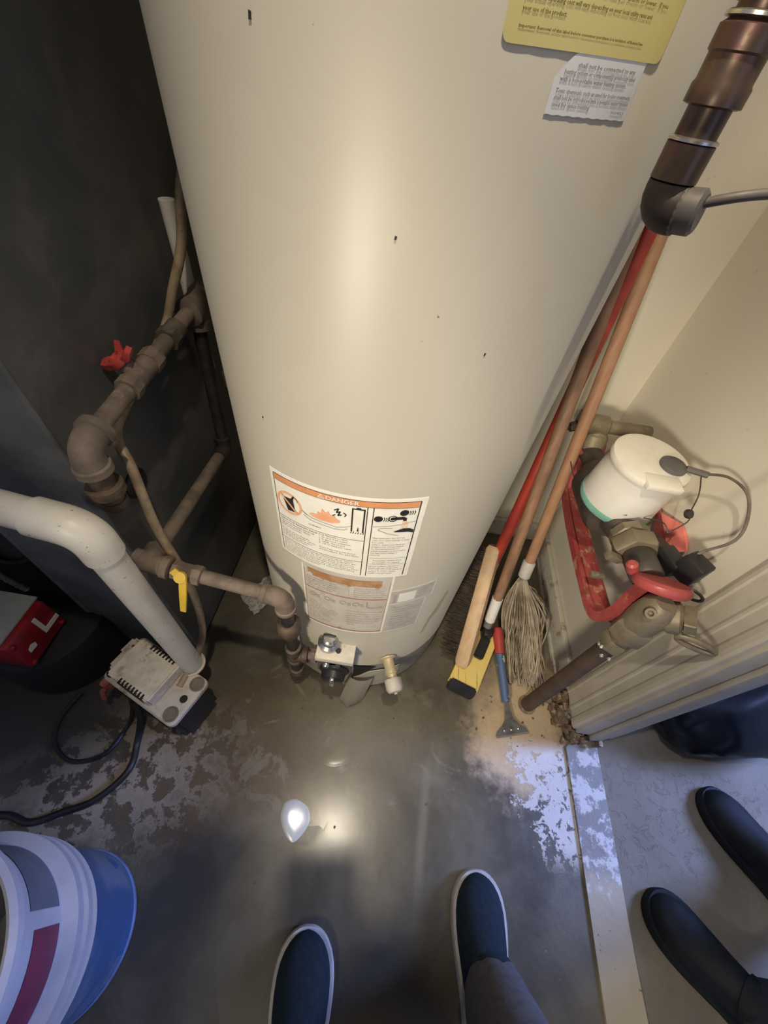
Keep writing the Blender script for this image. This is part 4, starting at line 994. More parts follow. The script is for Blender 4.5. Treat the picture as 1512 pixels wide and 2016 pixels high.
cord = obj('power_cord', b, black_plastic); tag(cord, 'thicker black cord running from the pump towards the bucket', 'cord')

# tan hose
b = NB()
hp = smooth_pts([(-0.375, 0.80, 1.75), (-0.365, 0.79, 1.30), (-0.362, 0.765, 1.08), (-0.377, 0.705, 0.985), (-0.384, 0.676, 0.914), (-0.408, 0.655, 0.850), (-0.430, 0.640, 0.795), (-0.434, 0.560, 0.760), (-0.432, 0.470, 0.738), (-0.424, 0.424, 0.722), (-0.395, 0.392, 0.690), (-0.372, 0.356, 0.600), (-0.358, 0.345, 0.500), (-0.362, 0.344, 0.365), (-0.372, 0.326, 0.230), (-0.388, 0.284, 0.165), (-0.398, 0.2185, 0.160)], 8)
tube(b, hp, 0.0078, 10)
hose = obj('drain_hose', b, hose_mat); tag(hose, 'tan vinyl hose looping past the gas pipes down to the pump', 'hose')
b = NB(); tube(b, [(-0.428, 0.742, 0.66), (-0.424, 0.735, 0.955)], 0.0125, 16)
o_ = obj('vent_tube', b, white_plastic); tag(o_, 'short white plastic tube behind the gas pipe tee', 'pipe')
b = NB(); lathe(b, [(0.020, 0), (0.020, 0.03), (0.013, 0.034), (0.013, 0.06)], (-0.385, 0.752, 0.62), (0, 0, 1), n=16); tube(b, [(-0.385, 0.752, 0.68), (-0.386, 0.752, 0.75)], 0.006, 8); lathe(b, [(0.010, 0), (0.013, 0.01), (0.008, 0.02), (0, 0.02)], (-0.385, 0.752, 0.60), (0, 0, 1), n=12)
o_ = obj('sediment_bottle', b, white_plastic); tag(o_, 'small white plastic fitting half hidden behind the heater', 'fitting')

# crumpled clear film under the branch pipe
b = NB()
N = 16
P0 = [Vector((-0.400, 0.535, 0)), Vector((-0.315, 0.640, 0)), Vector((-0.275, 0.565, 0)), Vector((-0.335, 0.480, 0))]
g = []
for j in range(N + 1):
    row = []
    for i in range(N + 1):
        s, t = i/N, j/N
        p = (P0[0]*(1-s) + P0[1]*s)*(1-t) + (P0[3]*(1-s) + P0[2]*s)*t
        row.append(b.verts.new(p + Vector((random.uniform(-.003, .003), random.uniform(-.003, .003), 0.003 + random.random()*0.016*math.sin(PI*s)*0.9 + 0.006*random.random()))))
    g.append(row)
for j in range(N):
    for i in range(N): b.faces.new((g[j][i], g[j][i+1], g[j+1][i+1], g[j+1][i]))
o_ = obj('plastic_film', b, clear_film, smooth=False); tag(o_, 'crumpled clear plastic film on the floor under the branch pipe', 'plastic film')

# ------------------------------------------------------------------ cleaning tools against the back wall
def pole(b, p0, p1, r0, r1=None, n=14):
    p0, p1 = Vector(p0), Vector(p1)
    sweep(b, [p0.lerp(p1, k/6) for k in range(7)], circ(r0, n), scale=[1 + ((r1 or r0)/r0 - 1)*k/6 for k in range(7)])
# push broom standing on end, red handle
broom = thing('push_broom', 'push broom with a red handle and pale wooden block standing on end', 'broom', (0.30, 0.42, 0.046))
A0 = Vector((0.3130, 0.602, 0.228)); A1 = Vector((0.3639, 0.8518, 1.0620)); dA = (A1 - A0).normalized()
b = NB(); pole(b, A0 + dA*0.035, A1, 0.0140, 0.0155); obj('handle', b, wood_red, broom, label='red painted handle')
b = NB(); pole(b, A0 - dA*0.035, A0 + dA*0.06, 0.0150, 0.0150); obj('socket', b, wood_pale, broom)
B0 = Vector((0.290, 0.418, 0.047)); B1 = Vector((0.306, 0.640, 0.330)); dB = (B1 - B0).normalized()
side = Vector((0.80, -0.45, 0.25)); side = (side - side.dot(dB)*dB).normalized(); nb = dB.cross(side)
b = NB()
prof = [(-0.019, -0.014), (-0.014, -0.018), (0.014, -0.018), (0.019, -0.014), (0.019, 0.012), (0.012, 0.018), (-0.012, 0.018), (-0.019, 0.012)]
sweep(b, [B0, B0 + dB*0.008, B0 + dB*0.02, B1 - dB*0.01, B1], prof, up=nb, scale=[0.78, 0.95, 1, 0.92, 0.7]); obj('block', b, wood_pale, broom)
b = NB()
bd = (Vector((-0.75, 0.10, -0.45))); bd = (bd - bd.dot(dB)*dB).normalized()
for k in range(420):
    t = random.uniform(0.04, 0.97); p = B0.lerp(B1, t) + side*random.uniform(-0.016, 0.016)*0.6 + bd*0.012
    d = (bd + Vector((random.uniform(-.16, .16), random.uniform(-.16, .16), random.uniform(-.16, .16)))).normalized()
    q = p + d*random.uniform(0.040, 0.062)
    if q.z < 0.003: q.z = 0.003
    if (q.x - TX)**2 + (q.y - TY)**2 < (TR + 0.004)**2: continue
    sweep(b, [p, q], circ(0.0009, 3))
o_ = obj('bristle', b, bristle, broom, smooth=False, label='dark bristles'); o_['kind'] = 'stuff'
# scrub mop with a yellow head, brown handle
ym = thing('scrub_mop', 'yellow headed scrub mop with black end and brown wooden handle', 'mop', (0.325, 0.45, 0))
C0_ = Vector((0.3590, 0.523, 0.050)); C1_ = Vector((0.3209, 0.8186, 1.0620)); dC = (C1_ - C0_).normalized()
b = NB(); pole(b, C0_ + dC*0.115, C1_, 0.0135, 0.0140); obj('handle', b, wood_brown, ym, label='brown wooden handle')
b = NB(); pole(b, C0_ + dC*0.060, C0_ + dC*0.150, 0.0150, 0.0150); obj('sleeve', b, white_plastic, ym, label='white sleeve')
b = NB(); pole(b, C0_ + dC*0.030, C0_ + dC*0.066, 0.0125, 0.0125); obj('collar', b, M('grey_collar_plastic', (0.24, 0.225, 0.20), (0.18, 0.165, 0.15), 0.6, scale=30), ym)
H = [Vector((0.252, 0.370, 0)), Vector((0.330, 0.345, 0)), Vector((0.395, 0.500, 0)), Vector((0.340, 0.540, 0))]
hx_ = (H[2] - H[1]).normalized(); hw_ = (H[1] - H[0]).normalized()
b = NB()
def hbox(b, u0, u1, v0, v1, z0, z1, bev=0.003):
    base = H[0]; vs = [b.verts.new(base + hw_*u + hx_*v + Vector((0, 0, z))) for z in (z0, z1) for u, v in ((u0, v0), (u1, v0), (u1, v1), (u0, v1))]
    fs = [b.faces.new([vs[i] for i in f]) for f in ((3, 2, 1, 0), (4, 5, 6, 7), (0, 1, 5, 4), (1, 2, 6, 5), (2, 3, 7, 6), (3, 0, 4, 7))]
    bmesh.ops.bevel(b, geom=list({e for f in fs for e in f.edges}), offset=bev, segments=2, affect='EDGES')
hbox(b, 0.0, 0.082, 0.006, 0.185, 0.014, 0.044); obj('head', b, sponge, ym, label='scuffed yellow head')
b = NB(); hbox(b, 0.003, 0.079, -0.010, 0.012, 0.008, 0.050, 0.004); obj('end_cap', b, M('black_blue_rubber', (0.012, 0.014, 0.022), (0.02, 0.022, 0.032), 0.4, scale=20), ym, label='black end cap')
b = NB(); hbox(b, 0.004, 0.078, 0.008, 0.182, 0.0, 0.015, 0.003); obj('scrub_pad', b, bristle, ym)
b = NB(); hbox(b, 0.034, 0.062, 0.095, 0.165, 0.043, 0.060, 0.004); bx(b, (0.346, 0.500, 0.046), (0.372, 0.532, 0.085), bevel=0.004); obj('clamp', b, black_plastic, ym, label='black clamp')
# string mop
sm = thing('string_mop', 'grey string mop with a tan handle drooping in the corner by the baseboard', 'mop', (0.46, 0.55, 0))
M0 = Vector((0.4420, 0.662, 0.190)); M1 = Vector((0.4168, 0.9426, 1.0620)); dM = (M1 - M0).normalized()
b = NB(); pole(b, M0 + dM*0.035, M1, 0.0145, 0.0150); obj('handle', b, wood_tan, sm, label='tan wooden handle')
b = NB(); lathe(b, [(0.012, -0.010), (0.0175, -0.006), (0.0180, 0.045), (0.0155, 0.050)], M0, dM, n=18); obj('ferrule', b, M('pale_grey_ferrule', (0.60, 0.58, 0.53), (0.50, 0.48, 0.44), 0.45, scale=30), sm, label='pale ferrule')
b = NB(); b2 = NB()
for k in range(120):
    s = (k + random.random()) / 120.0
    lay = random.random()
    x1 = 0.428 + 0.085*s; 
    e = Vector((x1 + random.uniform(-.008, .008), 0.395 + 0.10*random.random()*(1 - 0.3*s), 0.006 + 0.012*random.random()))
    m1 = M0 + Vector((-0.016 + 0.036*s, -0.010 - 0.01*lay, -0.030))
    mid = Vector((x1 - 0.014 + 0.012*s + random.uniform(-.013, .013), 0.585 + random.uniform(-.03, .03), 0.075 + 0.035*lay))
    m2 = Vector((x1 + random.uniform(-.020, .020), 0.49 + random.uniform(-.02, .02), 0.022 + 0.028*lay))
    tube(b if (s < 0.55 and random.random() < 0.7) else b2, smooth_pts([M0 + Vector((0, 0, -0.004)), m1, mid, m2, e], 4), 0.0019 if k % 3 else 0.0026, 5)
for k in range(26):   # loose loops on the wall side
    x = random.uniform(0.475, 0.545); y0 = random.uniform(0.60, 0.70)
    tube(b2, smooth_pts([(0.452 + random.uniform(0, .02), 0.65, 0.15), (x, y0 - 0.04, 0.07 + random.random()*0.03), (x + random.uniform(-.02, .02), y0 - 0.12, 0.03 + random.random()*0.02), (x + random.uniform(-.02, .02), y0 - 0.20 - random.random()*0.05, 0.008)], 5), 0.0020, 5)
o_ = obj('strand', b, cotton, sm, label='grey cotton strands'); o_['kind'] = 'stuff'
o_ = obj('pale_strand', b2, cotton_pale, sm, label='paler outer strands'); o_['kind'] = 'stuff'
# floor scraper
sc = thing('floor_scraper', 'paint spotted blue scraper with red grip end lying on the floor', 'scraper', (0.42, 0.40, 0))
S0 = Vector((0.398, 0.545, 0.052)); S1_ = Vector((0.403, 0.468, 0.044)); S2_ = Vector((0.419, 0.345, 0.022)); S3 = Vector((0.427, 0.312, 0.012))
b = NB(); sweep(b, smooth_pts([S0, S0.lerp(S1_, .12), S0.lerp(S1_, .5), S1_], 4), circ(0.0155, 16), scale=[0.35] + [0.8, 0.95, 1.0] + [1.02]*4 + [1.0, 0.95, 0.9, 0.86, 0.84]); obj('grip', b, red_plastic, sc, label='red grip')
b = NB(); sweep(b, [S1_, S1_.lerp(S2_, .5), S2_], circ(0.0125, 14), scale=[1, 0.95, 0.9]); obj('shaft', b, blue_rubber, sc, label='blue shaft spotted with white paint')
b = NB()
ax = Vector((0.97, 0.27, 0)).normalized()
c0 = S2_
ns = [(0.0, 0.006, 0.026), (0.25, 0.008, 0.020), (0.55, 0.013, 0.013), (0.75, 0.026, 0.010), (0.88, 0.042, 0.008), (1.0, 0.047, 0.006)]
pe = Vector((0.436, 0.272, 0)); rows = []
for t, hw, z in ns:
    c = Vector((c0.x, c0.y, 0)).lerp(pe, t)
    rows.append([b.verts.new(c + ax*(hw*k) + Vector((0, 0, z))) for k in (-1, -.5, 0, .5, 1)])
for A, B in zip(rows, rows[1:]):
    for i in range(4): b.faces.new((A[i], A[i+1], B[i+1], B[i]))
bmesh.ops.solidify(b, geom=b.faces[:], thickness=0.004); obj('blade_holder', b, steel, sc)
b = NB()
for k in (-0.020, 0.0, 0.020): lathe(b, [(0.0038, 0), (0.0038, 0.003), (0.002, 0.0045), (0, 0.0045)], Vector((0.434, 0.281, 0.008)) + ax*k, (0, 0, 1), n=10)
bx(b, (0.392, 0.2665, 0.002), (0.484, 0.2715, 0.006), rot=Matrix.Rotation(math.atan2(0.27, 0.97), 3, 'Z'), pivot=(0.436, 0.269, 0.004)); objs('blade', b, chrome, sc)

# ------------------------------------------------------------------ water meter on its red yoke
wm = thing('water_meter', 'water meter with a white cup on a red yoke beside the right wall', 'water meter', (0.484, 0.352, 0))
MX = 0.482
b = NB(); tube(b, [(0.486, 0.352, 0.0), (0.486, 0.358, 0.46)], 0.0180, 20); obj('riser_pipe', b, brown_copper, wm, label='brown stained copper riser')
b = NB(); lathe(b, [(0.0185, 0), (0.024, 0.001), (0.025, 0.004), (0.0185, 0.007)], (0.486, 0.352, 0.0), (0, 0, 1), n=20); obj('floor_collar', b, dirt_mat, wm)
b = NB(); hexnut(b, (0.486, 0.358, 0.440), (0, 0.01, 1), 0.0270, 0.034); hexnut(b, (0.486, 0.358, 0.474), (0, 0.01, 1), 0.0230, 0.014); hexnut(b, (0.487, 0.360, 0.486), (0, 0.02, 1), 0.0330, 0.048, 6, 0.4)
objs('hex_nut', b, brass, wm)
b = NB()
lathe(b, [(0.027, 0.52), (0.029, 0.535), (0.030, 0.560), (0.028, 0.590), (0.020, 0.604), (0.016, 0.608), (0, 0.608)], (MX + 0.004, 0.362, 0), (0, 0, 1), n=20)
vb_ = obj('valve_body', b, brass, wm)
b = NB()
kc = Vector((0.520, 0.352, 0.585)); kd = Vector((0.80, -0.32, 0.50)).normalized()
lathe(b, [(0.026, -0.020), (0.028, -0.016), (0.028, 0.000), (0.022, 0.004), (0.018, 0.006)], kc, kd, n=20)
hub = kc + kd*0.006
u_, v_ = frame_of(kd)
sweep(b, [hub - u_*0.022, hub - u_*0.020, hub + u_*0.020, hub + u_*0.022], [(-0.013, 0), (0.013, 0), (0.011, 0.017), (-0.011, 0.017)], up=kd, scale=[0.85, 1, 1, 0.85])
obj('key_cap', b, brass, vb_)
b = NB()
q0 = Vector((0.530, 0.330, 0.572))
ringp = [q0 + Vector((0.028*math.cos(t) + 0.018, -0.010*math.cos(t) - 0.012, 0.010*math.sin(t) - 0.006)) for t in [2*PI*i/14 for i in range(15)]]
sweep(b, ringp, circ(0.0048, 8)); tube(b, [q0 + Vector((-0.02, 0.008, 0.0)), q0 + Vector((0.0, -0.002, -0.004))], 0.006, 8); obj('lock_wing', b, brass, vb_)
b = NB(); lathe(b, [(0.009, 0), (0.009, 0.012), (0.005, 0.012), (0.004, 0.004)], (MX - 0.018, 0.350, 0.590), (-0.35, -0.55, 0.75), n=12); obj('boss', b, brass, vb_)
b = NB()
for dx, dy, dz in ((-0.016, 0.008, 0.0), (-0.010, -0.010, -0.012), (-0.020, -0.002, 0.010), (0.0, -0.018, -0.006)): lathe(b, [(0.0045, 0), (0.0045, 0.010), (0.002, 0.012), (0, 0.012)], (0.486 + dx, 0.355 + dy, 0.430 + dz), (-0.5, -0.6, 0.5), n=8)
objs('ground_screw', b, chrome, wm)
# red yoke: I-section bar running under the meter
yk = arc_pts((MX + 0.03, 0.395, 0.618), (MX, 0.405, 0.445), (MX, 0.5, 0.430), 0.045, 8)
path = [(MX + 0.006, 0.400, 0.602), (MX + 0.002, 0.398, 0.56), (MX, 0.392, 0.51)] + arc_pts((MX, 0.392, 0.51), (MX, 0.404, 0.432), (MX, 0.52, 0.428), 0.05, 7) + [(MX, 0.56, 0.428), (MX, 0.66, 0.430), (MX, 0.72, 0.436)] + arc_pts((MX, 0.72, 0.437), (MX, 0.810, 0.448), (MX, 0.832, 0.52), 0.06, 7) + [(MX, 0.832, 0.545)]
prof = [(-0.024, -0.010), (-0.024, 0.010), (-0.015, 0.010), (-0.013, 0.003), (0.013, 0.003), (0.015, 0.010), (0.024, 0.010), (0.024, -0.010), (0.015, -0.010), (0.013, -0.003), (-0.013, -0.003), (-0.015, -0.010)]
def sweep_side(b, pts, prof, side):
    pts = [Vector(p) for p in pts]; n = len(pts); rings = []
    for i, p in enumerate(pts):
        d = (pts[min(i+1, n-1)] - pts[max(i-1, 0)]).normalized(); u = (Vector(side) - Vector(side).dot(d)*d).normalized(); v = d.cross(u)
        rings.append([b.verts.new(p + u*a_ + v*c_) for a_, c_ in prof])
    m = len(prof)
    for A, B in zip(rings, rings[1:]):
        for j in range(m): b.faces.new((A[j], A[(j+1) % m], B[(j+1) % m], B[j]))
    b.faces.new(rings[0][::-1]); b.faces.new(rings[-1])
b = NB(); sweep_side(b, path, prof, (1, 0, 0)); yoke = obj('yoke_bar', b, red_yoke, wm, label='red chipped yoke bar')
b = NB(); lathe(b, [(0.030, -0.012), (0.041, -0.010), (0.045, -0.004), (0.045, 0.004), (0.040, 0.009), (0.026, 0.010)], (MX + 0.006, 0.396, 0.610), (0.05, 0.62, 0.78), n=28)
lathe(b, [(0.033, -0.012), (0.038, -0.008), (0.038, 0.010), (0.030, 0.014), (0.027, 0.008)], (MX, 0.826, 0.560), (0, -0.6, 0.8), n=26)
lathe(b, [(0.010, 0), (0.010, 0.018), (0.006, 0.022), (0, 0.022)], (MX - 0.030, 0.425, 0.600), (-0.5, 0.1, 0.86), n=12); lathe(b, [(0.007, 0), (0.007, 0.012), (0, 0.014)], (MX - 0.03, 0.79, 0.560), (-0.7, -0.2, 0.7), n=10)
objs('yoke_ring', b, red_yoke, yoke)
# meter body along Y
MA = Vector((MX, 0.418, 0.592)); MB_ = Vector((MX, 0.815, 0.566)); md = (MB_ - MA).normalized()
b = NB(); lathe(b, [(0.026, 0.0), (0.028, 0.004), (0.028, 0.050), (0.026, 0.054), (0.024, 0.060)], MA, md, n=20); lathe(b, [(0.026, 0.115), (0.031, 0.125), (0.036, 0.150), (0.058, 0.160), (0.064, 0.175), (0.064, 0.280), (0.05, 0.30), (0.030, 0.310), (0.026, 0.33), (0.026, 0.385)], MA + Vector((0, 0, -0.012)), md, n=28); obj('meter_body', b, M('dark_bronze_meter_body', (0.10, 0.085, 0.065), (0.065, 0.055, 0.045), 0.5, metal=0.3, scale=20), wm)
b = NB(); hexnut(b, MA + md*0.055, md, 0.041, 0.034); hexnut(b, MA + md*0.092, md, 0.036, 0.020, 8)
bx(b, (MX - 0.060, 0.455, 0.575), (MX - 0.030, 0.470, 0.589), rot=Matrix.Rotation(0.3, 3, 'Y'), bevel=0.002); bx(b, (MX - 0.070, 0.440, 0.535), (MX - 0.044, 0.452, 0.545), bevel=0.002)
objs('coupling_nut', b, brass, wm)
# white register cup
CX, CY, CZ = MX + 0.002, 0.622, 0.575
ca = Vector((0.0, -0.05, 1.0)).normalized()
b = NB(); lathe(b, [(0.074, 0.002), (0.0765, 0.010), (0.075, 0.018)], (CX, CY, CZ), ca, n=40); cup_ring = obj('teal_ring', b, teal_plastic, wm, label='teal ring under the white cup')
b = NB(); lathe(b, [(0.0735, 0.016), (0.0745, 0.020), (0.071, 0.080), (0.068, 0.112), (0.069, 0.116), (0.066, 0.121), (0, 0.121)], (CX, CY, CZ), ca, n=48); cup = obj('register_cup', b, white_plastic, wm, label='white plastic register cup')
tc_ = Vector((CX, CY, CZ)) + ca*0.121
b = NB(); lathe(b, [(0.072, -0.006), (0.073, 0.0), (0.071, 0.006), (0.060, 0.009), (0, 0.011)], tc_, ca, n=40)
bx(b, (CX - 0.030, CY - 0.084, tc_.z - 0.006), (CX + 0.034, CY - 0.050, tc_.z + 0.008), rot=Matrix.Rotation(0.05, 3, 'X'), bevel=0.003)
obj('hinged_lid', b, M('cream_white_lid_plastic', (0.82, 0.77, 0.64), (0.75, 0.69, 0.56), 0.45, scale=14, dirt=(0.5, 0.42, 0.3), dscale=70, dlo=0.66, dhi=0.72), cup)
b = NB(); kk = tc_ + Vector((0.030, -0.018, 0.010)); lathe(b, [(0.024, 0), (0.024, 0.005), (0.020, 0.008), (0, 0.008)], kk, ca, n=22); sweep(b, [kk + Vector((0.020, -0.006, 0.005)), kk + Vector((0.052, -0.020, 0.009))], circ(0.0062, 8)); obj('wire_plug', b, M('grey_plug_rubber', (0.09, 0.085, 0.08), (0.12, 0.11, 0.10), 0.6, scale=30), cup, label='grey plug with a wire')
# wiring
b = NB()
tube(b, smooth_pts([kk + Vector((0.050, -0.018, 0.009)), (0.568, 0.545, 0.742), (0.578, 0.505, 0.745), (0.580, 0.468, 0.720), (0.575, 0.450, 0.690), (0.560, 0.455, 0.650), (0.545, 0.452, 0.628)], 8), 0.0024, 8); obj('signal_wire', b, wire_mat, wm)
b = NB()
tube(b, smooth_pts([kk + Vector((0.044, -0.016, 0.005)), (0.545, 0.540, 0.700), (0.548, 0.528, 0.670), (0.545, 0.512, 0.655), (0.520, 0.500, 0.630)], 6), 0.0012, 6)
tube(b, smooth_pts([(0.435, 0.735, 0.560), (0.430, 0.68, 0.545), (0.428, 0.62, 0.560), (0.445, 0.565, 0.596), (0.470, 0.548, 0.612)], 6), 0.0012, 6)
tube(b, smooth_pts([(0.425, 0.79, 0.56), (0.432, 0.74, 0.54), (0.45, 0.69, 0.52)], 6), 0.0012, 6)
tube(b, smooth_pts([(0.520, 0.50, 0.632), (0.512, 0.515, 0.640), (0.50, 0.545, 0.615)], 6), 0.0012, 6)
lathe(b, [(0.008, -0.004), (0.009, 0), (0.008, 0.004)], (0.546, 0.524, 0.664), (0.3, -0.6, 0.7), n=12); objs('seal_wire', b, M('dark_seal_wire', (0.06, 0.055, 0.045), (0.09, 0.08, 0.065), 0.5, metal=0.5, scale=50), wm)
b = NB(); bx(b, (0.535, 0.418, 0.590), (0.570, 0.458, 0.640), rot=Matrix.Rotation(0.5, 3, 'Z'), bevel=0.004); bx(b, (0.520, 0.440, 0.578), (0.552, 0.490, 0.612), rot=Matrix.Rotation(0.3, 3, 'Z'), bevel=0.004)
sweep(b, [Vector((0.562, 0.405, 0.585)) + Vector((0.014*math.cos(t), -0.010*math.cos(t), 0.010*math.sin(t))) for t in [2*PI*i/12 for i in range(13)]], circ(0.003, 6)); tube(b, [(0.545, 0.425, 0.60), (0.555, 0.412, 0.588)], 0.004, 6)
objs('terminal_box', b, black_plastic, wm, label='black terminal box')
b = NB(); tg = [(0.655, 0.578), (0.640, 0.585), (0.610, 0.575), (0.560, 0.600), (0.528, 0.590), (0.505, 0.583), (0.508, 0.574), (0.545, 0.560), (0.600, 0.530)]
slab(b, [(0.590 - 0.010*math.sin(i*1.2), y, z) for i, (y, z) in enumerate(tg)], 0.0012); obj('pink_tag', b, paper_pink, wm, smooth=False, label='pink paper tag')
# upper fitting with pipe into the wall
b = NB(); lathe(b, [(0.027, -0.02), (0.030, 0), (0.030, 0.020), (0.026, 0.024), (0.023, 0.045)], (MX, 0.818, 0.572), (0, 0.45, 0.9), n=18)
tube(b, [(MX, 0.838, 0.600), (MX - 0.004, 0.842, 0.622)], 0.024, 18); lathe(b, [(0.021, -0.034), (0.0245, -0.030), (0.0245, 0.012), (0.020, 0.016)], (MX, 0.832, 0.617), (1, 0, 0), n=18); bx(b, (0.436, 0.850, 0.588), (0.462, 0.872, 0.632), bevel=0.004); obj('outlet_elbow', b, brass, wm)
b = NB(); tube(b, [(MX - 0.01, 0.832, 0.617), (XW, 0.832, 0.617)], 0.0165, 18); obj('wall_pipe', b, brass, wm)
b = NB(); tube(b, [(MX - 0.03, 0.832, 0.617), (MX - 0.095, 0.815, 0.600)], 0.006, 10); hexnut(b, (MX - 0.060, 0.824, 0.609), (-0.95, -0.25, -0.24), 0.012, 0.014); obj('test_plug', b, brown_copper, wm)

# ------------------------------------------------------------------ copper discharge pipe hanging near the camera
cp_ = thing('copper_pipe', 'dark soldered copper pipe with fittings hanging in front of the heater top', 'pipe', (0.150, 0.345, 1.10))
QX, QY = 0.1500, 0.3500
b = NB(); tube(b, [(QX, QY, 1.108), (QX, QY, 1.50)], 0.0122, 22); obj('riser', b, copper_old, cp_)
b = NB(); lathe(b, [(0.0125, 1.112), (0.0142, 1.113), (0.0142, 1.1305), (0.0125, 1.1312)], (QX, QY, 0), (0, 0, 1), n=22); lathe(b, [(0.0135, 1.146), (0.0160, 1.1468), (0.0160, 1.1545), (0.0150, 1.1560), (0.0150, 1.166), (0.0162, 1.167), (0.0162, 1.176), (0.013, 1.178)], (QX, QY, 0), (0, 0, 1), n=22); lathe(b, [(0.0150, 1.184), (0.0165, 1.1852), (0.0165, 1.22), (0.0130, 1.222)], (QX, QY, 0), (0, 0, 1), n=22); objs('fitting', b, copper_old, cp_)
b = NB(); lathe(b, [(0.0125, 1.1310), (0.0145, 1.1312), (0.0145, 1.1326), (0.0125, 1.1334)], (QX, QY, 0), (0, 0, 1), n=22); lathe(b, [(0.0145, 1.1782), (0.0160, 1.1786), (0.0160, 1.1800), (0.0145, 1.1808)], (QX, QY, 0), (0, 0, 1), n=22); objs('solder_ring', b, solder, cp_, label='bright solder ring')
b = NB(); en = Vector((QX, QY, 1.098)); ed = Vector((0.80, -0.58, 0.12)).normalized()
tube(b, [en + Vector((0, 0, 0.014))] + arc_pts(en + Vector((0, 0, 0.03)), en, en + ed*0.03, 0.011, 6) + [en + ed*0.014], 0.0138, 20); obj('elbow', b, M('blackened_copper', (0.035, 0.025, 0.018), (0.05, 0.036, 0.026), 0.5, metal=0.3, scale=20), cp_)
b = NB(); lathe(b, [(0.0125, 0.010), (0.0128, 0.012), (0.0128, 0.024), (0.0105, 0.026), (0, 0.026)], en, ed, n=20); lathe(b, [(0.0135, 0.0125), (0.0140, 0.0135), (0.0135, 0.0145)], en, ed, n=20); obj('end_disc', b, M('grey_zinc_disc', (0.19, 0.165, 0.14), (0.14, 0.12, 0.10), 0.5, metal=0.3, scale=20), cp_, label='grey disc end')
b = NB(); tube(b, smooth_pts([en + ed*0.020 + Vector((0, 0, 0.004)), en + ed*0.045 + Vector((0.004, 0.004, 0.011)), (0.235, 0.330, 1.122), (0.34, 0.36, 1.135), (XW, 0.44, 1.19)], 7), 0.0030, 10); obj('thin_tube', b, wire_mat, cp_)

# ------------------------------------------------------------------ shoes
def shoe(prefix, toe, heel, L, mats, parent, width=0.105, ankle_r=0.052):
    toe, heel = Vector(toe), Vector(heel)
    d = (toe - heel); d.z = 0; d.normalize(); s = Vector((d.y, -d.x, 0))
    def hw(t):   # t 0 toe .. 1 heel, half width
        if t < 0.27: return width/2*(max(0.0, 1 - (1 - t/0.27)**2.3))**0.5
        k = [(0.27, 1.0), (0.34, 1.0), (0.5, 0.88), (0.65, 0.74), (0.8, 0.72), (0.92, 0.64), (0.975, 0.42), (1.0, 0.0)]
        for (a, x), (c, y) in zip(k, k[1:]):
            if t <= c: f = (t - a)/(c - a); return width/2*(x + (y - x)*f)
        return 0
    ts = [0.0, 0.002, 0.006, 0.012, 0.02, 0.032, 0.05, 0.07, 0.11, 0.16, 0.22, 0.30, 0.38, 0.46, 0.54, 0.62, 0.70, 0.78, 0.86, 0.92, 0.96, 0.985, 1.0]
    def outline(grow, z):
        l = [toe - d*(t*L) + d*(grow*(1 - 2*t)) + s*(hw(t) + (grow if 0 < t < 1 else 0)) for t in ts]
        r = [toe - d*(t*L) + d*(grow*(1 - 2*t)) - s*(hw(t) + (grow if 0 < t < 1 else 0)) for t in ts[1:-1]][::-1]
        return [Vector((p.x, p.y, z)) for p in l + r]
    b = NB(); rings = []
    for g, z in ((-0.002, 0.0), (0.003, 0.003), (0.0035, 0.020), (0.0015, 0.0245), (-0.004, 0.0250)):
        rings.append([b.verts.new(p) for p in outline(g, z)])
    n = len(rings[0])
    for A, B in zip(rings, rings[1:]):
        for i in range(n): b.faces.new((A[i], A[(i+1) % n], B[(i+1) % n], B[i]))
    b.faces.new(rings[0][::-1]); b.faces.new(rings[-1])
    obj('shoe_sole', b, mats[0], parent)
    # upper
    def hh(t):
        k = [(0, 0.006), (0.03, 0.020), (0.08, 0.030), (0.16, 0.037), (0.30, 0.047), (0.45, 0.063), (0.55, 0.073), (0.62, 0.074), (0.80, 0.070), (0.92, 0.075), (1.0, 0.070)]
        for (a, x), (c, y) in zip(k, k[1:]):
            if t <= c: return x + (y - x)*(t - a)/(c - a)
        return 0.07
    b = NB(); rows = []
    for t in ts:
        w_ = max(hw(t) - 0.003, 0.0006); h = hh(t); c = toe - d*(t*L)*0.985 - d*0.002
        row = []
        for j in range(9):
            a = PI*j/8
            x = math.cos(a); zz = math.sin(a)
            sh = 0.62 if t < 0.5 else 0.5
            row.append(b.verts.new(c + s*(w_*(abs(x)**0.8)*(1 if x > 0 else -1)*(1 - 0.28*zz*(1 if t > .35 else t/.35))) + Vector((0, 0, 0.022 + h*zz**sh))))
        rows.append(row)
    for A, B in zip(rows, rows[1:]):
        for j in range(8): b.faces.new((A[j], A[j+1], B[j+1], B[j]))
    b.faces.new(rows[0]); b.faces.new(rows[-1][::-1])
    obj('shoe', b, mats[1], parent)

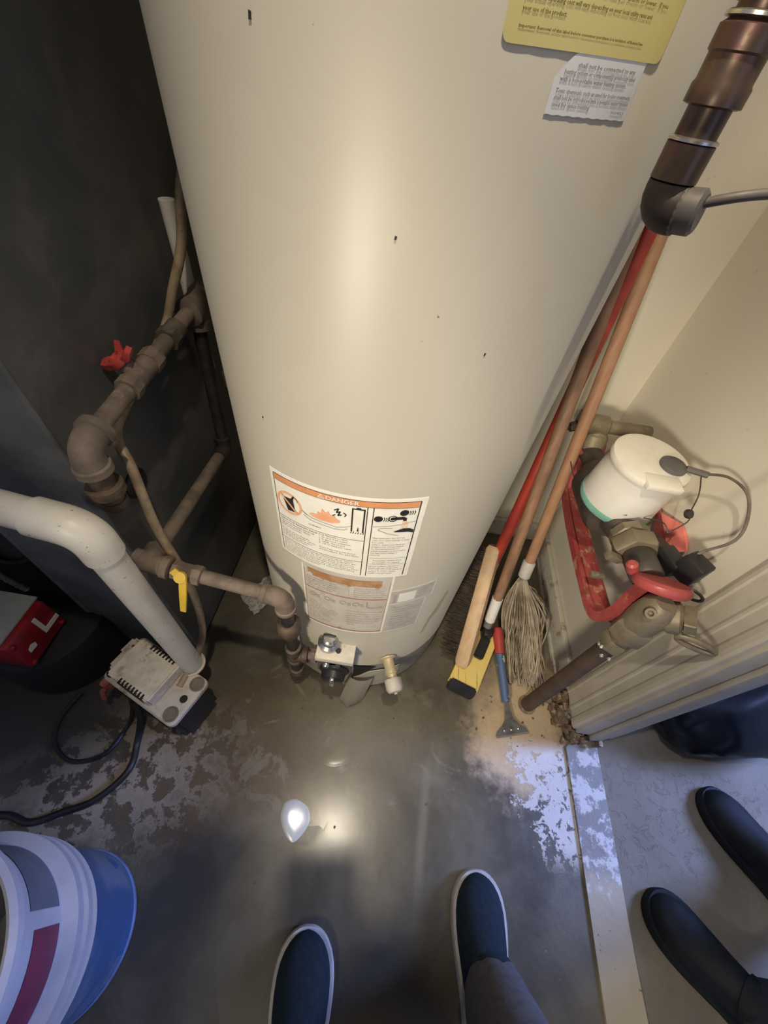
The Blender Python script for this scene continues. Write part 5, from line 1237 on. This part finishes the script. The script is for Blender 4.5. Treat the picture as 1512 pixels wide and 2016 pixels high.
def skin_body(name, joints, edges, mat, parent, sub=1):
    off = WL[parent.name]
    names = list(joints); idx = {k: i for i, k in enumerate(names)}
    me = bpy.data.meshes.new(name)
    me.from_pydata([tuple(Vector(joints[k][0])) for k in names], [(idx[a], idx[c]) for a, c in edges], [])
    o = bpy.data.objects.new(name, me); COL.objects.link(o)
    m = o.modifiers.new('skin', 'SKIN'); m.use_smooth_shade = True
    sv = me.skin_vertices[0].data
    for i, k in enumerate(names):
        r = joints[k][1]; sv[i].radius = r if isinstance(r, tuple) else (r, r); sv[i].use_root = (k == names[0])
    m2 = o.modifiers.new('sub', 'SUBSURF'); m2.levels = sub; m2.render_levels = sub
    bpy.context.view_layer.update()
    dg = bpy.context.evaluated_depsgraph_get()
    nm = bpy.data.meshes.new_from_object(o.evaluated_get(dg))
    bpy.data.objects.remove(o); bpy.data.meshes.remove(me)
    for v in nm.vertices: v.co -= off
    nm.materials.clear(); nm.materials.append(mat)
    nm.polygons.foreach_set('use_smooth', [True]*len(nm.polygons))
    ob = bpy.data.objects.new(name, nm); COL.objects.link(ob); ob.parent = parent; WL[ob.name] = off
    return ob

def hand(J, E, pre, wrist, fdir, side, palm_n, curl=0.5):
    """palm and five fingers; fdir = direction of the fingers, side = towards the thumb"""
    f, s, n = Vector(fdir).normalized(), Vector(side).normalized(), Vector(palm_n).normalized()
    pc = Vector(wrist) + f*0.045; J[pre+'palm'] = (pc, (0.026, 0.016)); E.append((pre+'wrist', pre+'palm'))
    for k, (o_, l) in enumerate(((0.026, 0.070), (0.009, 0.080), (-0.009, 0.074), (-0.026, 0.058))):
        a = pc + f*0.038 + s*o_; b_ = a + (f*(1 - 0.4*curl) + n*curl*0.7).normalized()*l*0.5; c = b_ + (f*(1 - curl) + n*curl).normalized()*l*0.5
        for t, p, r in (('a', a, 0.0085), ('b', b_, 0.008), ('c', c, 0.0065)): J[f'{pre}f{k}{t}'] = (p, r)
        E += [(pre+'palm', f'{pre}f{k}a'), (f'{pre}f{k}a', f'{pre}f{k}b'), (f'{pre}f{k}b', f'{pre}f{k}c')]
    a = pc + s*0.034 - f*0.012; b_ = a + (s*0.6 + f*0.8).normalized()*0.034; c = b_ + (f + n*0.5).normalized()*0.026
    for t, p, r in (('a', a, 0.0105), ('b', b_, 0.0095), ('c', c, 0.0075)): J[f'{pre}t{t}'] = (p, r)
    E += [(pre+'palm', pre+'ta'), (pre+'ta', pre+'tb'), (pre+'tb', pre+'tc')]

def person(label, loc, J, hips, mats, shoes, face):
    root = thing('person', label, 'person', loc)
    E = [('pelvis', 'waist'), ('waist', 'chest'), ('chest', 'neck'), ('neck', 'head'), ('head', 'crown'), ('head', 'nose')]
    for s in 'lr':
        E += [('pelvis', s+'hip'), (s+'hip', s+'knee'), (s+'knee', s+'ankle'), (s+'ankle', s+'foot'), ('chest', s+'shoulder'), (s+'shoulder', s+'elbow'), (s+'elbow', s+'wrist')]
    for s in 'lr':
        fd = (J[s+'wrist'][0] - J[s+'elbow'][0]).normalized()
        sd = Vector((0, 0, 1)).cross(fd) * (1 if s == 'l' else -1)
        hand(J, E, s, J[s+'wrist'][0], fd, sd + Vector((0, 0, 0.7)), Vector((1 if s == 'l' else -1, 0.2, -0.3)))
    skin_body('body', J, E, skin_mat, root, 1)
    # jacket: torso and sleeves, a little larger than the body
    JJ = {k: (J[k][0], (J[k][1][0] + 0.018, J[k][1][1] + 0.018) if isinstance(J[k][1], tuple) else J[k][1] + 0.014) for k in ('waist', 'pelvis', 'chest', 'lshoulder', 'rshoulder', 'lelbow', 'relbow')}
    JJ['collar'] = (J['chest'][0].lerp(J['neck'][0], 0.75), 0.066)
    for s in 'lr': JJ[s+'cuff'] = (J[s+'elbow'][0].lerp(J[s+'wrist'][0], 0.85), 0.040)
    skin_body('jacket', JJ, [('waist', 'pelvis'), ('waist', 'chest'), ('chest', 'collar')] + [(s+a, s+c) for s in 'lr' for a, c in (('shoulder', 'elbow'), ('elbow', 'cuff'))] + [('chest', s+'shoulder') for s in 'lr'], mats[0], root, 1)
    # trousers: two open legs joined at the seat
    b = NB()
    for s in 'lr':
        h, k, a = J[s+'hip'][0], J[s+'knee'][0], J[s+'ankle'][0]
        hem = a + J[s+'foot'][0].lerp(a, 0.75) - a + Vector((0, 0, -0.012))
        pts = [h + Vector((0, 0, 0.06)), h, h.lerp(k, 0.35), h.lerp(k, 0.7), k, k.lerp(hem, 0.3), k.lerp(hem, 0.6), k.lerp(hem, 0.85), hem]
        n = 20; rings = []
        for i, p in enumerate(pts):
            r = (0.118, 0.112, 0.100, 0.086, 0.076, 0.072, 0.066, 0.062, 0.060)[i]
            rings.append([b.verts.new(p + Vector((r*math.cos(2*PI*q/n)*(1 + 0.03*math.sin(5*q + 3*i)), r*1.08*math.sin(2*PI*q/n)*(1 + 0.03*math.sin(4*q + 2*i)), 0))) for q in range(n)])
        for A, B in zip(rings, rings[1:]):
            for i in range(n): b.faces.new((A[i], A[(i+1) % n], B[(i+1) % n], B[i]))
        b.faces.new(rings[0])
    pe = J['pelvis'][0]
    lathe(b, [(0.09, -0.11), (0.15, -0.05), (0.165, 0.02), (0.155, 0.10), (0.148, 0.14)], pe, (0, 0, 1), n=24)
    obj('trousers', b, mats[1], root)
    for s in 'lr':
        b = NB(); a = J[s+'ankle'][0]; f_ = J[s+'foot'][0]
        tube(b, smooth_pts([a + Vector((0, 0, 0.10)), a, a.lerp(f_, 0.35) + Vector((0, 0, 0.012)), a.lerp(f_, 0.62)], 4), 0.040, 14)
        obj('sock', b, mats[3], root)
    b = NB(); hd = J['head'][0]; up = Vector((0, 0, 1)); fwd = Vector(face).normalized()
    for i in range(1):
        bmesh.ops.create_uvsphere(b, u_segments=20, v_segments=14, radius=0.108)
    for v in b.verts:
        v.co = Vector((v.co.x*0.92, v.co.y*1.0, v.co.z*1.12))
        p = v.co + hd - fwd*0.012 + up*0.036
        v.co = p
    bmesh.ops.delete(b, geom=[v for v in b.verts if (v.co - hd).dot(fwd) > 0.045 and (v.co - hd).z < 0.085 or (v.co - hd).z < -0.03], context='VERTS')
    obj('hair', b, hair_mat, root)
    b = NB(); rt = fwd.cross(up).normalized()
    for k in (-1, 1):
        r_ = bmesh.ops.create_uvsphere(b, u_segments=8, v_segments=6, radius=0.011)
        for v in r_['verts']: v.co += hd + rt*(0.031*k) + fwd*0.084 + up*0.010
    objs('eye', b, white_plastic, root)
    for t, h, L in shoes: shoe('', t, h, L, mats[2:4], root, mats[4])
    return root

# photographer
V = Vector
J = {'pelvis': (V((0.165, -0.375, 0.92)), (0.13, 0.10)), 'waist': (V((0.165, -0.37, 1.06)), (0.125, 0.095)), 'chest': (V((0.165, -0.37, 1.28)), (0.15, 0.105)), 'neck': (V((0.165, -0.36, 1.45)), 0.052), 'head': (V((0.165, -0.33, 1.57)), (0.078, 0.092)), 'crown': (V((0.165, -0.35, 1.66)), (0.06, 0.065)), 'nose': (V((0.165, -0.222, 1.553)), 0.010),
     'lhip': (V((0.085, -0.375, 0.86)), 0.088), 'lknee': (V((0.045, -0.375, 0.49)), 0.058), 'lankle': (V((0.010, -0.388, 0.10)), 0.031), 'lfoot': (V((0.004, -0.25, 0.043)), (0.024, 0.013)),
     'rhip': (V((0.245, -0.365, 0.86)), 0.088), 'rknee': (V((0.300, -0.275, 0.49)), 0.058), 'rankle': (V((0.346, -0.215, 0.10)), 0.031), 'rfoot': (V((0.335, -0.11, 0.043)), (0.024, 0.013)),
     'lshoulder': (V((-0.02, -0.37, 1.37)), 0.056), 'lelbow': (V((-0.10, -0.29, 1.10)), 0.043), 'lwrist': (V((-0.115, -0.11, 1.16)), 0.028),
     'rshoulder': (V((0.35, -0.37, 1.37)), 0.056), 'relbow': (V((0.37, -0.26, 1.10)), 0.043), 'rwrist': (V((0.155, -0.11, 1.16)), 0.028)}
person('person in navy slip-on shoes with white soles standing in the puddle, taking the photo', (0.16, -0.28, 0), J, None, (shirt_mat, grey_cloth, rubber_white, navy_cloth, 0.108),
       (((-0.012, -0.138, 0), (0.012, -0.43, 0), 0.285), ((0.326, -0.014, 0), (0.344, -0.30, 0), 0.285)), (0, 1, -0.4))
ph = thing('phone', 'black phone held up by the person taking the photo', 'phone', CAM)
pc = CAM - VIEW*0.012 + Vector((0, -0.02, -0.02))*0
Rp = ROT
b = NB(); vs = bx(b, (-0.036, -0.110, 0.006), (0.036, 0.040, 0.014), bevel=0.003)
for v in b.verts: v.co = CAM + Rp @ v.co
obj('case', b, black_plastic, ph)
b = NB(); bx(b, (-0.034, -0.108, 0.0140), (0.034, 0.038, 0.0146))
for v in b.verts: v.co = CAM + Rp @ v.co
obj('screen', b, M('dark_phone_glass', (0.01, 0.01, 0.012), (0.012, 0.012, 0.014), 0.1, scale=10), ph)
ft = thing('assumed_work_lamp', 'assumed hanging work lamp with a metal reflector, unseen above the heater', 'lamp', LAMP)  # lamp body added at the overhead spot, assumed and out of view
fd = (LAMP_AIM - LAMP).normalized()
b = NB(); lathe(b, [(0.105, 0.035), (0.107, 0.036), (0.085, -0.02), (0.045, -0.075), (0.028, -0.085), (0.028, -0.080), (0.043, -0.070), (0.082, -0.018), (0.104, 0.035)], LAMP, fd, n=32, caps=False); obj('reflector', b, steel, ft)
b = NB(); lathe(b, [(0.024, -0.15), (0.026, -0.145), (0.026, -0.070), (0.018, -0.05), (0.012, -0.035), (0, -0.035)], LAMP, fd, n=18); obj('socket', b, black_plastic, ft)
b = NB(); tube(b, smooth_pts([LAMP - fd*0.145, LAMP - fd*0.20 + Vector((0, 0, 0.05)), (-0.10, -0.18, 2.22), (-0.10, -0.18, ZC)], 8), 0.004, 8); obj('cord', b, black_plastic, ft)

# second person by the doorway
J = {'pelvis': (V((1.06, -0.13, 0.92)), (0.13, 0.10)), 'waist': (V((1.06, -0.13, 1.06)), (0.125, 0.095)), 'chest': (V((1.06, -0.12, 1.28)), (0.15, 0.105)), 'neck': (V((1.06, -0.12, 1.45)), 0.052), 'head': (V((1.04, -0.10, 1.57)), (0.078, 0.092)), 'crown': (V((1.05, -0.11, 1.66)), (0.06, 0.065)), 'nose': (V((0.955, -0.035, 1.553)), 0.010),
     'lhip': (V((1.00, -0.19, 0.86)), 0.088), 'lknee': (V((0.945, -0.20, 0.49)), 0.058), 'lankle': (V((0.885, -0.185, 0.10)), 0.031), 'lfoot': (V((0.80, -0.095, 0.043)), (0.024, 0.013)),
     'rhip': (V((1.11, -0.06, 0.86)), 0.088), 'rknee': (V((1.08, -0.02, 0.49)), 0.058), 'rankle': (V((1.055, 0.01, 0.10)), 0.031), 'rfoot': (V((0.99, 0.105, 0.043)), (0.024, 0.013)),
     'lshoulder': (V((0.94, -0.25, 1.37)), 0.056), 'lelbow': (V((0.90, -0.28, 1.10)), 0.043), 'lwrist': (V((0.87, -0.17, 0.87)), 0.028),
     'rshoulder': (V((1.17, 0.02, 1.37)), 0.056), 'relbow': (V((1.21, 0.05, 1.10)), 0.043), 'rwrist': (V((1.15, 0.11, 0.87)), 0.028)}
person('person in black shoes and dark trousers standing beyond the door sill', (1.0, -0.1, 0), J, None, (shirt_mat, dark_trouser, black_shoe, black_shoe, 0.102),
       (((0.712, -0.008, 0), (0.925, -0.218, 0), 0.290), ((0.925, 0.212, 0), (1.085, -0.035, 0), 0.290)), (-0.75, 0.62, -0.2))

# ------------------------------------------------------------------ black bag beyond the door
b = NB()
bmesh.ops.create_uvsphere(b, u_segments=40, v_segments=26, radius=1.0)
from mathutils import noise as mn
bdv = Vector((0.90, 0.44, 0)).normalized(); bsv = Vector((-bdv.y, bdv.x, 0)); bc = Vector((1.20, 0.515, 0.0))
for v in b.verts:
    p = v.co.copy()
    n_ = mn.noise(p*1.8)*0.16 + mn.noise(p*4.5)*0.06
    q = p*(1 + n_)
    z = max(q.z, -0.55)
    v.co = bc + bdv*(q.x*0.42) + bsv*(q.y*0.155) + Vector((0, 0, (z + 0.55)*0.17))
for v in b.verts: v.co.x = max(v.co.x, 0.72)
bag = thing('plastic_bag', 'shiny black plastic sack slumped against the wall beyond the door', 'bag', (1.2, 0.51, 0))
obj('sack', b, bag_plastic, bag)
b = NB()
g = []
for i in range(13):
    for_row = []
    for j in range(5):
        s = i/12; t = j/4
        p = Vector((0.93 + 0.34*s, 0.43 + 0.17*s + 0.055*t, 0.155 + 0.085*math.sin(PI*min(1, s*1.0 + 0.2)) + 0.04*t + 0.006*math.sin(i*1.9 + j*2.3)))
        for_row.append(b.verts.new(p))
    g.append(for_row)
for i in range(12):
    for j in range(4): b.faces.new((g[i][j], g[i+1][j], g[i+1][j+1], g[i][j+1]))
bmesh.ops.solidify(b, geom=b.faces[:], thickness=0.003)
obj('green_fold', b, green_plastic, bag, label='dark green fold of film')
b = NB(); sweep(b, [(0.845, 0.315, 0.075), (0.862, 0.318, 0.100), (0.895, 0.330, 0.128), (0.915, 0.340, 0.138)], [(-0.010, -0.002), (0.010, -0.002), (0.010, 0.002), (-0.010, 0.002)], up=(0, -0.6, 0.8)); obj('handle_strap', b, M('grey_film_strap', (0.16, 0.14, 0.12), (0.22, 0.2, 0.17), 0.35, scale=30), bag, label='grey strap on the sack')

# ------------------------------------------------------------------ buckets
def bucket(name, label, c, prof, mat, extra=None):
    t = thing(name, label, 'bucket', c)
    b = NB(); lathe(b, prof, c, (0, 0, 1), n=64); obj('shell', b, mat, t)
    return t
BC = (-0.472, -0.204, 0.0)
t = thing('bucket', 'blue plastic bucket on the floor under the white ribbed bucket', 'bucket', BC)
b = NB(); lathe(b, [(0.118, 0.0), (0.124, 0.004), (0.130, 0.10), (0.136, 0.20), (0.139, 0.212), (0.1395, 0.216), (0.134, 0.216), (0.130, 0.20), (0.122, 0.012), (0, 0.012)], BC, (0, 0, 1), n=64); obj('shell', b, bucket_blue, t)
b = NB(); lathe(b, [(0.122, 0.001), (0.1262, 0.004), (0.1262, 0.012), (0.1235, 0.014)], BC, (0, 0, 1), n=64); obj('foot_ring', b, M('pale_blue_foot_ring', (0.14, 0.20, 0.36), (0.10, 0.15, 0.28), 0.4, scale=20), t)
WC = (-0.473, -0.205, 0.0)
t = thing('bucket', 'white ribbed plastic bucket with a plum label standing inside the blue bucket', 'bucket', (WC[0], WC[1], 0.013))
b = NB()
lathe(b, [(0.110, 0.013), (0.116, 0.016), (0.126, 0.20), (0.128, 0.222), (0.1450, 0.224), (0.1480, 0.230), (0.1300, 0.238), (0.1300, 0.256), (0.1475, 0.258), (0.1505, 0.264), (0.1320, 0.272), (0.1325, 0.294), (0.1500, 0.296), (0.1530, 0.302), (0.1360, 0.311),
          (0.1400, 0.400), (0.1405, 0.420), (0.1480, 0.424), (0.1480, 0.436), (0.1410, 0.440), (0.1370, 0.438), (0.1370, 0.42), (0.1255, 0.20), (0.113, 0.022), (0, 0.022)], WC, (0, 0, 1), n=72)
obj('shell', b, bucket_white, t)
def cpatch(a0, a1, z0, z1, r0, r1, mat, name, label):
    b = NB(); n = 16; lo_ = []; hi_ = []
    for i in range(n + 1):
        a = math.radians(a0 + (a1 - a0)*i/n)
        lo_.append(b.verts.new((WC[0] + r0*math.cos(a), WC[1] + r0*math.sin(a), z0))); hi_.append(b.verts.new((WC[0] + r1*math.cos(a), WC[1] + r1*math.sin(a), z1)))
    for i in range(n): b.faces.new((lo_[i], lo_[i+1], hi_[i+1], hi_[i]))
    obj(name, b, mat, t, label=label)
cpatch(-40, 30, 0.318, 0.385, 0.1372, 0.1402, label_plum, 'plum_label', 'plum coloured label')
cpatch(38, 88, 0.318, 0.395, 0.1372, 0.1406, label_navy, 'navy_label', 'dark navy label')

# ------------------------------------------------------------------ standing water
def puddle(name, pts, z, label, mat=water, k=6, dome=0.0, tilt=0.0):
    P = smooth_pts([Vector((x, y, 0)) for x, y in pts] + [Vector((pts[0][0], pts[0][1], 0))], k)[:-1]
    c = sum(P, Vector((0, 0, 0))) / len(P)
    b = NB(); rings = []
    for f in (1.0, 0.97, 0.9, 0.7, 0.4):
        rings.append([b.verts.new(c + (p - c)*f + Vector((0, 0, z*(1 - f**6 if f < 1 else 0.12) + dome*(1 - f*f) + tilt*max(0.0, (max(q_.x for q_ in P) - (c + (p - c)*f).x))*(1 - f**8)))) for p in P])
    n = len(P)
    for A, B in zip(rings, rings[1:]):
        for i in range(n): b.faces.new((A[i], A[(i+1) % n], B[(i+1) % n], B[i]))
    b.faces.new(rings[-1])
    o = obj(name, b, mat)
    if sum(p.normal.z for p in o.data.polygons) < 0: o.data.flip_normals()
    tag(o, label, 'puddle'); return o
puddle('puddle', [(-0.122, 0.026), (-0.118, 0.048), (-0.098, 0.058), (-0.078, 0.055), (-0.060, 0.044), (-0.053, 0.022), (-0.062, 0.000), (-0.078, -0.017), (-0.094, -0.012), (-0.112, 0.006)], 0.0012, 'small round pool, paled and tilted to shine brightly', pool, dome=0.0004, tilt=0.055)  # surface tilted so that the lamp's glare falls on it
puddle('puddle', [(-0.17, 0.085), (-0.08, 0.098), (0.02, 0.125), (0.10, 0.155), (0.20, 0.135), (0.26, 0.06), (0.27, -0.06), (0.22, -0.20), (0.05, -0.34), (-0.12, -0.30), (-0.20, -0.12), (-0.16, -0.03), (-0.10, -0.035), (-0.045, -0.005), (-0.04, 0.045), (-0.075, 0.068), (-0.13, 0.06)], 0.0008, 'broad shallow puddle around the feet of the person taking the photo')
puddle('puddle', [(-0.060, 0.165), (-0.045, 0.150), (-0.030, 0.178), (0.0, 0.192), (0.030, 0.215), (0.025, 0.165), (0.0, 0.140), (-0.040, 0.135)], 0.0012, 'crescent shaped puddle in front of the heater', water)
# scattered chips of debris
b0 = NB(); bmesh.ops.create_icosphere(b0, subdivisions=1, radius=1.0)
for v in b0.verts: v.co = Vector((v.co.x, v.co.y*0.8, v.co.z*0.45))*(0.75 + 0.5*random.random())
me = bpy.data.meshes.new('floor_chip'); b0.to_mesh(me); b0.free(); me.materials.append(dirt_mat)
chips = [(0.006, 0.020), (-0.110, 0.30), (-0.13, 0.25), (0.115, 0.262), (-0.175, 0.325), (-0.30, 0.20), (0.215, 0.09), (-0.14, -0.09), (0.30, 0.28), (0.36, 0.30), (0.385, 0.345), (0.47, 0.305), (0.50, 0.32), (0.52, 0.28), (0.535, 0.36), (0.54, 0.42), (0.45, 0.245), (0.34, 0.27)]
where = ['beside the bright pool', 'in front of the gas drip leg', 'on the wet floor before the gas drip leg', 'in front of the grey hose cap', 'left of the gas drip leg', 'to the right of the condensate pump', 'on the pale crack line in the floor', 'left of the left navy shoe']
for i, (x, y) in enumerate(chips):
    s = random.uniform(0.0022, 0.0042)
    o = bpy.data.objects.new('debris_chip', me); COL.objects.link(o)
    o.location = (x, y, s*0.40); o.scale = (s, s, s); o.rotation_euler = (0, 0, random.random()*6)
    if i < len(where): tag(o, 'tiny dark chip of debris ' + where[i], 'debris', 'dark chips scattered on the floor')
    else: tag(o, 'tiny dark chip of debris on the sandy corner of the floor by the scraper', 'debris', 'dark chips on the sandy corner')
